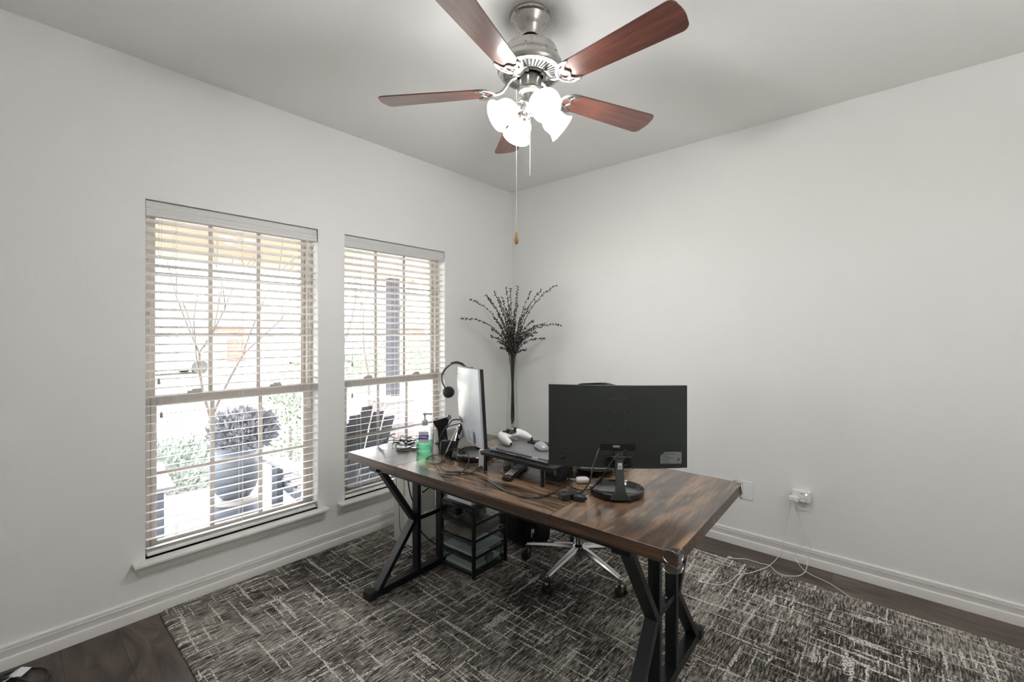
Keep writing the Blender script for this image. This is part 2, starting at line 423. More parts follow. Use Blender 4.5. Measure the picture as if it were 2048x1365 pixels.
mb.box(D0-.07,D0,RY,RY+.018,0,DZ+.07).box(D1,D1+.07,RY,RY+.018,0,DZ+.07).box(D0,D1,RY,RY+.018,DZ,DZ+.07)
struct(mb.build('trim_1', M['trim'], bevel=.004))

# ================================================================== WINDOWS
def window(i, y0, y1):
    z0, z1 = WZ0, WZ1
    f = MB(); b = .034
    f.box(-.150,-.080,y0,y0+b,z0,z1).box(-.150,-.080,y1-b,y1,z0,z1).box(-.150,-.080,y0+b,y1-b,z0,z0+.018).box(-.150,-.080,y0+b,y1-b,z1-b,z1)
    root = struct(f.build('window_%d' % i, M['vinyl'], bevel=.003))
    a0, a1 = y0+b, y1-b; s = .026
    def sash(name, x0, x1, zz0, zz1, bot, top):
        m = MB(); m.box(x0,x1,a0,a0+s,zz0,zz1).box(x0,x1,a1-s,a1,zz0,zz1).box(x0,x1,a0+s,a1-s,zz0,zz0+bot).box(x0,x1,a0+s,a1-s,zz1-top,zz1)
        return m.build(name, M['vinyl'], root, bevel=.003)
    sash('upper_sash', -.138,-.112, 1.035, z1-b, .04, .03)
    lo = sash('lower_sash', -.108,-.078, z0+.018, 1.078, .028, .056)
    for yy in (a0+.19, a1-.19):
        l = MB(); l.prism([(-.035,-.012),(.035,-.012),(.028,.010),(-.028,.010)],0,.012, Matrix.Translation((-.093,yy,1.078))@Matrix.Rotation(PI/2,4,'Z')); l.box(-.098,-.082,yy-.012,yy+.03,1.090,1.098)
        l.build('sash_lock', M['vinyl'], lo, bevel=.002)
    MB().box(-.127,-.123,a0+s,a1-s,1.07,z1-b-.03).build('pane', M['pane'], root, smooth=0)
    MB().box(-.095,-.091,a0+s,a1-s,z0+.044,1.025).build('pane', M['pane'], root, smooth=0)
    g0, g1 = a0+s, a1-s; t = .011
    mu = MB()
    for k in (1,2):
        yy = g0+(g1-g0)*k/3; mu.box(-.1285,-.1215,yy-t,yy+t,1.07,z1-.06)
    for zz in (1.392,1.712): mu.box(-.1280,-.1220,g0,g1,zz-t*.7,zz+t*.7)
    mu.build('upper_muntins', M['muntin'], root)
    mu = MB()
    for k in (1,2):
        yy = g0+(g1-g0)*k/3; mu.box(-.0965,-.0895,yy-t,yy+t,z0+.042,1.03)
    mu.box(-.096,-.090,g0,g1,.675-t*.7,.675+t*.7)
    mu.build('lower_muntins', M['muntin'], root)
    # stool and apron
    MB().box(-.080,.058,y0-.052,y1+.050,z0-.018,z0).build('sill', M['trim'], root, bevel=.005)
    ap = MB(); prof = [(0,0),(.012,.0),(.020,.012),(.024,.034),(.036,.048),(.040,.056),(0,.056)]
    n = len(prof); zb = z0-.018-.056
    v = [(a,y0-.045+.022*(1-h/.056),zb+h) for a,h in prof]+[(a,y1+.043-.022*(1-h/.056),zb+h) for a,h in prof]
    ap.add(v, [tuple(range(n)), tuple(range(n,2*n))] + [(k,(k+1)%n,n+(k+1)%n,n+k) for k in range(n)])
    ap.build('apron', M['trim'], root, smooth=25)
    return root
def blind(i, y0, y1, label, tassels):
    t = thing('window_blind', label, 'blind', (-.035,(y0+y1)/2,1.98), 0, 'white slatted window blinds')
    hw = (y1-y0)/2; L = hw-.004
    v = MB(); prof = [(.020,-.001),(.030,.004),(.030,.020),(.026,.024),(.028,.040),(.022,.048),(.024,.060),(.020,.079),(.012,.079),(.012,-.001)]
    n = len(prof); vs = [(a,-L,h) for a,h in prof]+[(a,L,h) for a,h in prof]
    v.add(vs, [tuple(range(n)), tuple(range(n,2*n))] + [(k,(k+1)%n,n+(k+1)%n,n+k) for k in range(n)])
    v.build('valance', M['valance'], t, smooth=25)
    MB().box(-.024,.010,-L,L,.035,.076).build('headrail', M['blind'], t)
    s = MB(); n = 38; zt = -.016
    for k in range(n):
        zc = zt - k*.0444 + random.uniform(-.0006,.0006); tilt = rad(-11) + rad(random.uniform(-.5,.5))
        Mx = Matrix.Translation((-.002,0,zc)) @ Matrix.Rotation(tilt,4,'Y')
        L2 = L-.004
        pr = [(-.025,0),(-.012,.0016),(0,.0021),(.012,.0016),(.025,0),(.025,-.0024),(.012,-.0010),(0,-.0005),(-.012,-.0010),(-.025,-.0024)]
        q = len(pr); vs = [(a,-L2,h) for a,h in pr]+[(a,L2,h) for a,h in pr]
        s.add(vs, [tuple(range(q)), tuple(range(q,2*q))] + [(m,(m+1)%q,q+(m+1)%q,q+m) for m in range(q)], Mx)
    s.build('slats', M['blind'], t, smooth=30)
    zb = .297-1.98
    MB().box(-.027,.023,-L+.004,L-.004,zb-.010,zb+.008).build('bottom_rail', M['blind'], t, bevel=.004)
    for yy in (-hw+.125, 0, hw-.125):
        c = MB()
        for xx in (-.0285,.0255): c.tube([(xx,yy,.03),(xx,yy,zb-.01)],.0009,5,smooth=False)
        for k in range(38): c.tube([(-.0285,yy+.004,zt-k*.0444-.004),(.0255,yy+.004,zt-k*.0444-.003)],.0006,4,smooth=False)
        c.tube([(-.002,yy+.012,.03),(-.002,yy+.012,zb)],.0009,5,smooth=False)
        c.build('ladder_cord', M['cord'], t)
        MB().lathe([(.0,-.018),(.005,-.017),(.006,-.012),(.0,-.010)],10).build('cord_plug', M['cord'], t, loc=(0,yy,zb))
    for yy, zz in tassels:
        c = MB(); c.tube([(.034,yy,.0),(.035,yy,zz-1.98)],.0009,5,smooth=False)
        co = c.build('tilt_cord', M['cord'], t)
        MB().lathe([(.0,.002),(.004,0),(.0065,-.012),(.008,-.030),(.0,-.031)],12).build('tassel', M['muntin'], co, loc=(.035,yy,zz-1.98))
    c = MB()
    yy = hw-.062
    for d in (-.004,.004): c.tube([(.032,yy+d,0),(.034,yy+d*2,-.6),(.034,yy+d,-1.02)],.0011,5)
    lo = c.build('lift_cord', M['cord'], t)
    k = MB(); pts = [(.036+.004*math.sin(a*3),yy+.010*math.cos(a),-1.02+.028*math.sin(a)) for a in [2*PI*j/10 for j in range(10)]]
    k.tube(pts,.003,6,closed=True); k.tube([(.036,yy,-.99),(.038,yy+.006,-1.05)],.006,8)
    k.build('cord_knot', M['cord'], lo)
    return t
window(1, *WIN[0]); window(2, *WIN[1])
blind(1, *WIN[0], 'white slatted blind on the left window, with the flower pot visible behind it', [( -.379,1.172),(-.369,1.002)])
blind(2, *WIN[1], 'white slatted blind on the window behind the headset, nearest the room corner', [(-.379,1.203),(-.379,.99)])
# ================================================================== RUG
rg = MB(); x0,x1,y0,y1 = .022,3.45,-2.69,-.262
# rounded edge profile so the pile rolls over at the border
rings = []
for ins, z in ((0,0.0),(-.004,.004),(-.002,.009),(.006,.0125),(.018,.0135)):
    pts = []
    for cx,cy,sx,sy,a0 in ((x1,y1,1,1,0),(x0,y1,-1,1,90),(x0,y0,-1,-1,180),(x1,y0,1,-1,270)):
        for k in range(5):
            a = rad(a0+k*22.5); rr=.03
            pts.append((cx-sx*(rr+max(ins,0))+rr*math.cos(a)-min(ins,0)*math.cos(a), cy-sy*(rr+max(ins,0))+rr*math.sin(a)-min(ins,0)*math.sin(a), z))
    rings.append(pts)
rg.loft(rings)
rug = rg.build('rug', M['rug'], smooth=60)
tag(rug, 'large charcoal woven rug with broken cream crosshatch lines on the wood floor', 'rug')
RZ = .0135

# ================================================================== CEILING FAN
FX, FY = 1.62, -1.735
fan = thing('ceiling_fan', 'brushed nickel ceiling fan with five mahogany blades and four lit glass shades', 'ceiling fan', (FX,FY,H))
z = lambda a: a-H
MB().lathe([(0,z(2.74)),(.083,z(2.74)),(.085,z(2.735)),(.083,z(2.728)),(.076,z(2.724)),(.074,z(2.721)),(.068,z(2.706)),(.054,z(2.688)),(.044,z(2.672)),(.039,z(2.655)),(.038,z(2.650)),(.034,z(2.650)),(.034,z(2.668)),(0,z(2.668))],48).build('canopy', M['nickel'], fan, smooth=30)
MB().lathe([(0,z(2.672)),(.028,z(2.668)),(.0335,z(2.655)),(.030,z(2.641)),(.016,z(2.635)),(0,z(2.635))],32).build('hanger_ball', M['rubber'], fan)
MB().lathe([(.0125,z(2.645)),(.0125,z(2.60))],20).build('downrod', M['nickel'], fan)
mh = MB().lathe([(0,z(2.612)),(.030,z(2.612)),(.034,z(2.600)),(.095,z(2.598)),(.112,z(2.590)),(.117,z(2.575)),(.118,z(2.552)),(.120,z(2.549)),(.126,z(2.548)),(.136,z(2.530)),(.139,z(2.514)),(.138,z(2.503)),(.132,z(2.494)),(.120,z(2.489)),(.066,z(2.486)),(.064,z(2.492)),(.050,z(2.494)),(0,z(2.494))],64).build('motor_housing', M['nickel'], fan, smooth=30)
sl = MB()
for k in range(44):
    a = 2*PI*k/44
    Mx = Matrix.Rotation(a,4,'Z') @ Matrix.Translation((.096,0,z(2.4872)))
    sl.box(-.019,.019,-.0022,.0022,-.0012,.001,Mx)
sl.lathe([(.068,z(2.4862)),(.068,z(2.483)),(.055,z(2.483)),(.055,z(2.4862))],40)
sl.build('vent_slots', M['slot'], mh)
for k in range(5):
    a = rad(12+72*k)
    MB().lathe([(0,.004),(.003,.003),(.003,0)],8,Matrix.Rotation(a,4,'Z')@Matrix.Translation((.118,0,z(2.562)))@Matrix.Rotation(PI/2,4,'Y')).build('screw', M['nickel2'], mh)
MB().lathe([(0,z(2.492)),(.046,z(2.492)),(.047,z(2.488)),(.047,z(2.430)),(.050,z(2.426)),(.053,z(2.420)),(.050,z(2.414)),(.044,z(2.411)),(.040,z(2.405)),(.036,z(2.402)),(.035,z(2.392)),(.034,z(2.372)),(.027,z(2.350)),(.014,z(2.335)),(.009,z(2.326)),(.011,z(2.320)),(.007,z(2.312)),(0,z(2.308))],40).build('switch_housing', M['nickel'], fan, smooth=30)
# blades
BR0, BR1 = .165, .665
def blade_outline():
    pts = []
    w0, w1 = .052, .069
    n = 8
    # root (rounded), straight sides widening, tip rounded corners
    for k in range(n+1):
        a = PI/2 + PI*k/n
        pts.append((BR0+.045+.045*math.cos(a), w0*math.sin(a)))
    for k in range(n+1):
        a = -PI/2 + (PI/2)*k/n; pts.append((BR1-.03-.006+.03*math.cos(a), -w1+.03+.03*math.sin(a)))
    for k in range(1,5):
        t=k/5; pts.append((BR1-.006+.006*math.sin(PI*t), -w1+.03+(2*w1-.06)*t))
    for k in range(n+1):
        a = (PI/2)*k/n; pts.append((BR1-.03-.006+.03*math.cos(a), w1-.03+.03*math.sin(a)))
    return pts
first = None
for k in range(5):
    a = rad(-3+72*k)
    if first is None:
        bl = MB().prism(blade_outline(), 0, .0055).build('blade', M['blade'], fan, bevel=.0015)
        bk = MB()
        # cast bracket: arm, crescent plate and scallop loops under the blade root
        bk.tube([(-.062,0,.052),(-.085,0,.040),(-.108,0,.012),(-.135,0,-.004),(-.175,0,-.005)][::1] and [(.058,0,.060),(.080,0,.050),(.100,0,.026),(.122,0,.004),(.160,0,-.006)], .0085, 8, radii=lambda t:.0100-.0030*t)
        bk.tube([(.232,-.050,-.004),(.214,-.054,-.004),(.186,-.047,-.004),(.162,-.024,-.005),(.156,0,-.005),(.162,.024,-.005),(.186,.047,-.004),(.214,.054,-.004),(.232,.050,-.004)], .0075, 8, flat=.5, radii=lambda t:.0035+.0055*math.sin(PI*t))
        bk.tube([(.228,-.049,-.004),(.206,-.038,-.004),(.196,-.020,-.004),(.208,0,-.004),(.196,.020,-.004),(.206,.038,-.004),(.228,.049,-.004)], .0058, 8, flat=.5)
        bk.tube([(.160,-.004,-.004),(.176,-.022,-.004),(.197,-.020,-.004)], .0045, 6, flat=.6)
        bk.tube([(.160,.004,-.004),(.176,.022,-.004),(.197,.020,-.004)], .0045, 6, flat=.6)
        bk.tube([(.170,-.034,-.004),(.188,-.031,-.004),(.204,-.036,-.004)], .004, 6, flat=.6)
        bk.tube([(.170,.034,-.004),(.188,.031,-.004),(.204,.036,-.004)], .004, 6, flat=.6)
        br = bk.build('blade_bracket', M['nickel2'], bl, smooth=60)
        first = bl
    else:
        bl = copy_tree(first, fan)
    bl.location = (0,0,z(2.424)); bl.rotation_euler = (rad(-11),0,a)
    bl.rotation_mode = 'XYZ'
# lamp arms and lit glass shades; camera frame axes
cr = Vector((math.cos(rad(41.176)), math.sin(rad(41.176)),0)); cf = Vector((-cr.y, cr.x, 0))
first = None
baz = math.atan2((cr*.13+cf*.075).y, (cr*.13+cf*.075).x) - rad(8)
for k in range(4):
    a = baz + k*PI/2
    if first is None:
        ar = MB().tube([(.028,0,z(2.372)),(.045,0,z(2.376)),(.056,0,z(2.368)),(.064,0,z(2.358))],.0075,10).build('lamp_arm', M['nickel'], fan)
        tilt = Matrix.Translation((.056,0,z(2.350))) @ Matrix.Rotation(rad(180-58),4,'Y') @ Matrix.Scale(.93,4)
        MB().lathe([(0,-.002),(.018,0),(.023,.006),(.024,.022),(.021,.024),(0,.024)],24,tilt).build('socket_cup', M['nickel'], ar)
        prof = [(.022,.016),(.026,.022),(.040,.034),(.050,.050),(.053,.066),(.052,.082),(.053,.096),(.060,.112),(.068,.122),(.066,.123),(.058,.113),(.050,.097),(.049,.083),(.050,.066),(.047,.051),(.037,.036),(.022,.024),(.0,.022)]
        # slightly ruffled bell of frosted glass
        MB().lathe(prof,40,tilt,cap=False).build('lamp_shade', M['shade'], ar, smooth=60)
        bd_ = bpy.data.lights.new('bulb','AREA'); bd_.shape='DISK'; bd_.size=.085; bd_.energy=BULB; bd_.color=(1,.99,.975)
        bo_ = bpy.data.objects.new('bulb', bd_); COL.objects.link(bo_); bo_.parent = ar
        bo_.matrix_local = tilt @ Matrix.Translation((0,0,.095)) @ Matrix.Rotation(PI,4,'X')
        first = ar
    else: ar = copy_tree(first, fan)
    ar.rotation_euler = (0,0,a)
# pull chains
def chain(px_off, zt, zb, fob):
    p = cr*px_off[0] + cf*px_off[1]
    c = MB(); q = zt; kk = 0
    c.tube([(p.x,p.y,z(zt)),(p.x,p.y,z(zb))],.0006,5,smooth=False)
    while q > zb:
        if kk % 1 == 0: c.lathe([(0,-.0014),(.0013,-.0007),(.0013,.0007),(0,.0014)],6,Matrix.Translation((p.x,p.y,z(q))))
        q -= .0042; kk += 1
    o = c.build('pull_chain', M['white'], fan, smooth=60)
    if fob:
        MB().lathe([(0,.004),(.0035,.002),(.004,-.001),(.0028,-.003)],12,Matrix.Translation((p.x,p.y,z(zb)))).build('fob_cap', M['brass'], o)
        MB().lathe([(.002,-.002),(.0045,-.010),(.0075,-.022),(.0088,-.034),(.0075,-.045),(.003,-.050),(0,-.0505)],16,Matrix.Translation((p.x,p.y,z(zb)))).build('wooden_fob', M['woodfob'], o)
    return o
chain((-.0585,.003), 2.43, 1.825, True)
chain((.001,.053), 2.43, 2.085, False)

# ================================================================== DESK
DX, DY, DR, DZT = 1.406, -1.531, rad(1.8), .75
desk = thing('desk', 'rustic dark wood desk with black steel Y frames standing on the rug', 'desk', (DX,DY,0), DR)
hx, hy, tk = .8925, .405, .042
def dtop(xa, xb, m, y0=-hy, y1=hy):
    mb = MB(); mb.box(xa,xb,y0,y1,DZT-tk,DZT-.0004); return mb
J1, J2 = -.470, .442      # seams between the cross-grain ends and the middle
dw = MB()
dw.box(-hx,J1-.0008,-hy,hy,DZT-tk,DZT,mi=1).box(J1+.0008,J2-.0008,-hy,hy,DZT-tk,DZT,mi=0).box(J2+.0008,hx,-hy,hy,DZT-tk,DZT,mi=2)
dt = dw.build('tabletop', [M['deskmid'],M['deskend2'],M['deskend'],M['deskedge']], desk, smooth=0)
for p in dt.data.polygons:
    if abs(p.normal.z) < .5: p.material_index = 3
bv = dt.modifiers.new('bevel','BEVEL'); bv.width=.0016; bv.segments=2; bv.limit_method='ANGLE'
fr = MB()
fr.box(-.72,.72,-.345,-.320,DZT-tk-.040,DZT-tk).box(-.72,.72,.320,.345,DZT-tk-.040,DZT-tk)
fr.build('under_frame', M['metalblack'], desk, bevel=.002)
legf = None
for s in (-1,1):
    if legf is None:
        l = MB(); W_=.050; T_=.026; zt = DZT-tk
        l.box(-W_/2,W_/2,-.385,.385,RZ+.002,.052)                                # foot beam
        l.box(-W_/2,W_/2,-.372,.372,zt-.030,zt)                                 # top beam
        for yy in (-.087,.087): l.box(-W_/2+.002,W_/2-.002,yy-T_/2,yy+T_/2,.048,zt-.030)
        l.box(-W_/2+.008,W_/2-.008,-.074,.074,.328,.352)                        # cross rung
        for sg in (-1,1):
            l.bar((0,sg*.352,.040),(0,sg*.108,.345),W_,T_,up=(0,sg*-1,0))
            l.bar((0,sg*.108,.337),(0,sg*.340,zt-.020),W_,T_,up=(0,sg*-1,0))
        legf = lf = l.build('leg_frame', M['metalblack'], desk, bevel=.002)
        for sg in (-1,1):
            MB().box(-.030,.030,sg*.392-.022,sg*.392+.022,RZ+.0003,.056).build('foot_cap', M['rubber'], lf, bevel=.003)
            MB().box(-.034,.034,sg*.355-.022,sg*.355+.022,zt-.034,zt-.001).build('mount_bracket', M['metalblack'], lf, bevel=.002)
        for yy in (-.03,.03): MB().lathe([(0,.003),(.004,.002),(.005,0)],12,Matrix.Translation((.0,yy,.352))).build('bolt', M['nickel'], lf)
    else: lf = copy_tree(legf, desk)
    lf.location = (s*.70,0,RZ*.0+0)
# clear corner guards
def guard(sx, sy):
    g = MB(); px, py = sx*hx, sy*hy; t = .003
    # two rounded pads on each side face, folded over the edge and under the corner
    for zc, hr in ((DZT-.014,.020),(DZT-.050,.013)):
        n = 18
        for face in (0,1):
            pts = [(math.cos(2*PI*k/n)*.024, math.sin(2*PI*k/n)*hr) for k in range(n)]
            pts = [(max(a,-.024) if a<0.016 else .016, b) for a,b in pts]
            Mx = Matrix.Translation((px - sx*.018 if face==0 else px+sx*.001, py+sy*.001 if face==0 else py - sy*.018, zc))
            R = Matrix.Rotation(PI/2,4,'X') if face==0 else Matrix.Rotation(PI/2,4,'Z')@Matrix.Rotation(PI/2,4,'X')
            flip = Matrix.Scale(-1,4,(1,0,0)) if (sx<0 if face==0 else sy<0) else Matrix.Identity(4)
            g.prism(pts, -t/2*1.6, t/2*1.6, Mx@R@flip)
    g.prism([(px-sx*.030,py-sy*.004),(px-sx*.022,py-sy*.022),(px-sx*.004,py-sy*.030),(px+sx*.003,py-sy*.02),(px+sx*.003,py+sy*.003),(px-sx*.02,py+sy*.003)], DZT+.0002, DZT+.004)
    rims = []
    for zc, hr in ((DZT-.014,.020),(DZT-.050,.013)):
        rims.append([Vector((px-sx*(.018+.024*math.cos(t_)), py+sy*.004, zc+hr*math.sin(t_))) for t_ in [rad(-85+170*k/10) for k in range(11)]])
        rims.append([Vector((px+sx*.004, py-sy*(.018+.024*math.cos(t_)), zc+hr*math.sin(t_))) for t_ in [rad(-85+170*k/10) for k in range(11)]])
    o = g.build('corner_guard', M['guard'], desk, bevel=.001)
    for rp in rims: MB().tube(rp,.0016,6).build('rim_highlight', M['chrome'], o)  # edge highlights of the clear pads, modelled as bright tubes
    o['label'] = 'clear plastic corner guard'; return o
guard(1,-1); guard(1,1)
def dk(x, y): # world -> desk unused offset helper
    return x, y
T = DZT+.0003

# ================================================================== MONITORS
def curved_panel(Wd, Ht, R0, name, m_back, m_screen, parent, th=.030, z0=0, edge=.012, bz=.008):
    """back toward -y; rounded shell: thin at sides"""
    n = 28; mb = MB(); rows = []
    def cpt(u, off):  # u in -1..1, off toward -y
        a = (u*Wd/2)/R0; return (math.sin(a)*(R0+off), -(math.cos(a)*(R0+off)-R0), )
    us = [-1+2*k/n for k in range(n+1)]
    # back surface grid
    m = 10; verts = []; fs = []
    for j in range(m+1):
        v = j/m; zz = z0+Ht*v
        for u in us:
            ex = 1-abs(u)**2.6; ez = 1-abs(2*v-1)**3.5
            off = edge + (th-edge)*max(0,ex)*(.55+.45*max(0,ez))
            x, y = cpt(u, off); verts.append((x,y,zz))
    for j in range(m):
        for k in range(n): a=j*(n+1)+k; fs.append((a,a+1,a+n+2,a+n+1))
    nb = len(verts)
    for j in (0,m):
        for u in us:
            x, y = cpt(u,0); verts.append((x,y,z0+Ht*(j/m)))
    # edges to front plane rim
    for k in range(n):
        fs.append((k, nb+k, nb+k+1, k+1)); q=m*(n+1); r=nb+(n+1); fs.append((q+k, q+k+1, r+k+1, r+k))
    fs.append(tuple([j*(n+1) for j in range(m,-1,-1)]+[nb,nb+n+1])); fs.append(tuple([j*(n+1)+n for j in range(m+1)]+[nb+n+1+n,nb+n]))
    mb.add(verts, fs); shell = mb.build(name, m_back, parent, smooth=45)
    fb = MB(); vs = []; f2 = []
    for off, zz0, zz1 in ((0,z0,z0+Ht),(-bz,z0+.001,z0+Ht-.001)):
        for u in us: x,y = cpt(u,off); vs.append((x,y,zz0))
        for u in us: x,y = cpt(u,off); vs.append((x,y,zz1))
    q = n+1
    for k in range(n):
        f2.append((k,k+1,q+k+1,q+k)); f2.append((2*q+k,3*q+k,3*q+k+1,2*q+k+1)); f2.append((k,2*q+k,2*q+k+1,k+1)); f2.append((q+k,q+k+1,3*q+k+1,3*q+k))
    f2.append((0,q,3*q,2*q)); f2.append((n,2*q+n,3*q+n,q+n))
    fb.add(vs, f2); bez = fb.build('bezel', M['black'], parent, smooth=45)
    sm = MB(); vs=[]; f3=[]
    for u in us: x,y = cpt(u*.985,-bz-.0005); vs.append((x,y,z0+.016))
    for u in us: x,y = cpt(u*.985,-bz-.0005); vs.append((x,y,z0+Ht-.008))
    for k in range(n): f3.append((k,q+k,q+k+1,k+1))
    sm.add(vs,f3); sm.build('screen', m_screen, bez, smooth=45)
    return shell, cpt
def stand(root, neck_h, m_neck, m_base, R=.103, yoff=0, lean=.075):
    # dished round base
    b = MB(); n = 48
    prof = [(0,0),(R*.93,0),(R*.985,.006),(R,.014),(R*.995,.024),(R*.97,.027),(R*.93,.024),(R*.84,.012),(R*.70,.007),(0,.006)]
    b.lathe(prof, n, Matrix.Translation((0,yoff,0)) @ Matrix.Diagonal((1.05,.96,1,1)))
    base = b.build('stand_base', m_base, root, smooth=35)
    # raised lip plate at the rear of the base
    p = MB(); pts = []
    for k in range(17):
        a = PI + PI*.08 + (PI-PI*.16)*k/16; pts.append((math.cos(a)*R*1.045, yoff+math.sin(a)*R*.955))
    for k in range(9):
        a = 2*PI - PI*.12 - (PI-PI*.24)*k/8; pts.append((math.cos(a)*R*.86, yoff-.012+math.sin(a)*R*.62))
    p.prism(pts, .010, .0262); p.build('base_lip', m_base if R > .11 else M['monitor'], base, bevel=.002)
    # neck leaning from the rear of the base up to the panel
    nk = MB(); rings = []
    for t, w, d, y, zz in ((0,.040,.012,yoff-R*.90,.010),(0,.034,.012,yoff-R*.90,.020),(0,.020,.010,yoff-R*.86,.040),(0,.0165,.009,yoff-R*.80,.07),(0,.016,.009,-lean*.80,neck_h*.75),(0,.0165,.010,-lean*.55,neck_h+.012)):
        rings.append([(-w,y-d,zz),(w,y-d,zz),(w,y+d,zz),(-w,y+d,zz)])
    nk.loft(rings); neck = nk.build('stand_neck', m_neck, root, smooth=30, bevel=.002)
    return base, neck

# --- near black monitor, seen from behind
MR = rad(36.5)
mon = thing('monitor', 'black curved computer monitor seen from behind near the front of the desk', 'monitor', (1.947,-1.585,T), MR, 'curved monitors on the desk')
PB = .112
shell, cp = curved_panel(.547,.327,1.8,'back_shell',M['monitor'],M['dark'],mon,th=.028,z0=PB)
base, neck = stand(mon, .165, M['monitor'], M['blackgloss'], yoff=.012, lean=.052)
yb = lambda u, off=.029: cp(u, off)[1]
o = MB().box(-.068,.066,yb(0,.0296),yb(0,.020),PB+.073,PB+.100).build('port_recess', M['screw'], shell, bevel=.002)
MB().box(-.022,.004,yb(0,.0310),yb(0,.027),PB+.083,PB+.092).build('video_port', M['nickel'], o, bevel=.001)
for sx in (-.020,.002): MB().lathe([(0,.0015),(.0035,.001),(.0035,0)],10,Matrix.Translation((sx,yb(0,.0312),PB+.0875))@Matrix.Rotation(PI/2,4,'X')).build('port_screw', M['nickel2'], o)
for q_ in (-.051,.018): MB().box(q_,q_+.034,yb(0,.030),yb(0,.020),PB+.010,PB+.050).build('hinge_cover', M['blackgloss'], shell, bevel=.003)
hn = MB(); hn.prism([(-.030,PB+.052),(.030,PB+.052),(.017,PB+.036),(.017,PB-.004),(-.017,PB-.004),(-.017,PB+.036)],0,.020,Matrix.Translation((0,yb(0,.024),0))@Matrix.Rotation(PI/2,4,'X')).build('hinge', M['monitor'], shell, bevel=.003)
st = MB(); st.box(-.006,.010,-.0545,-.0530,PB+.000,PB+.030); so = st.build('sticker', M['labelwhite'], neck)
sp = MB()
for k in range(3): sp.box(-.003,.007,-.0548,-.0545,PB+.004+.006*k,PB+.007+.006*k)
sp.build('sticker_print', M['greydark'], so)
for sx in (-.0375,.0375):
    for zz in (PB+.150,PB+.225):
        MB().lathe([(0,.0006),(.0032,.0004),(.0032,0)],12,Matrix.Translation((sx,yb(0,.0283),zz))@Matrix.Rotation(PI/2,4,'X')).build('mount_hole', M['screw'], shell)
MB().lathe([(0,.004),(.0085,.0035),(.0095,.002),(.0115,.002),(.0120,0)],24,Matrix.Translation((-.217,cp(-.217/.2735,.019)[1],PB+.037))@Matrix.Rotation(PI/2,4,'X')).build('joystick_button', M['blackgloss'], shell)
MB().box(.066,.074,yb(0,.0292),yb(0,.026),PB+.048,PB+.0505).build('lock_slot', M['screw'], shell)
text('brand_lettering','SAMSUNG',.0155,M['greydark'],shell, Matrix.Translation((-.002,yb(0,.0286),PB+.276))@Matrix.Rotation(PI/2,4,'X'),bold=.0003)
# rating label on the right of the back
ua = .205; xa, ya = cp(ua/.2735,.0205); an = ua/1.8
LM = Matrix.Translation((xa,ya,PB+.043)) @ Matrix.Rotation(an,4,'Z')
lb = MB().box(-.042,.042,-.0012,.003,-.023,.023,LM).build('rating_label', M['grey'], shell)
lp = MB()
for k in range(4): lp.box(-.036,-.036+(.05,.03,.045,.03)[k],-.0014,-.0010,.015-.008*k-.0012,.015-.008*k+.0012,LM)
lp.box(.026,.034,-.0014,-.001,-.012,-.002,LM).box(-.036,-.006,-.0014,-.001,-.020,-.0175,LM)
lp.build('label_print', M['greydark'], lb)

# --- far silver monitor, edge-on, leaning back a touch
mo2 = thing('monitor', 'silver curved computer monitor standing edge-on beside the riser shelf', 'monitor', (1.099,-1.594,T), rad(-34.5), 'curved monitors on the desk')
PB2 = .108
piv = bpy.data.objects.new('panel_pivot', None); 
shell2, cp2 = curved_panel(.612,.364,1.8,'back_shell',M['silver'],M['dark'],mo2,th=.036,z0=PB2,edge=.010,bz=.017)
base2, neck2 = stand(mo2, .165, M['blackgloss'], M['blackgloss'], R=.115, yoff=.02, lean=.075)
for ob in list(mo2.children):
    if ob.name.startswith(('back_shell','bezel')):
        ob.rotation_euler = (rad(3.0), rad(-1.4), 0)
yb2 = lambda off=.036: cp2(0,off)[1]
nk = MB().box(-.019,.019,yb2(.060),yb2(.030),PB2-.005,PB2+.05).build('hinge', M['silver'], shell2, bevel=.004)
ns = MB().bar((.0,-.128,.020),(.0,-.060,.165),.010,.004,up=(0,-1,1)).build('neck_trim', M['silver'], neck2)
for sx in (-.0375,.0375):
    for zz in (PB2+.17,PB2+.245):
        MB().lathe([(0,.0006),(.0035,.0004),(.0035,0)],12,Matrix.Translation((sx,yb2(.0363),zz))@Matrix.Rotation(PI/2,4,'X')).build('mount_hole', M['screw'], shell2)
MB().box(-.05,-.03,yb2(.0366),yb2(.034),PB2+.325,PB2+.329).build('brand_mark', M['greydark'], shell2)
MB().lathe([(0,.002),(.012,.001),(.013,0)],24,Matrix.Translation((-.055,yb2(.036),PB2+.225))@Matrix.Rotation(PI/2,4,'X')).build('round_badge', M['silver'], shell2)
MB().box(-.05,.05,yb2(.0366),yb2(.020),PB2+.080,PB2+.105).build('port_recess', M['screw'], shell2, bevel=.002)
ua = .19; xa, ya = cp2(ua/.306,.0285); an = ua/1.8+rad(2)
LM = Matrix.Translation((xa,ya,PB2+.040)) @ Matrix.Rotation(an,4,'Z')
lb = MB().box(-.045,.045,-.0022,.004,-.026,.026,LM).build('rating_label', mat('label_blue_grey',(.42,.45,.53),.5), shell2)
lp = MB()
for k in range(5): lp.box(-.036,.030-(k%3)*.01,-.0026,-.0022,.018-.008*k-.001,.018-.008*k+.001,LM)
lp.build('label_print', M['greydark'], lb)
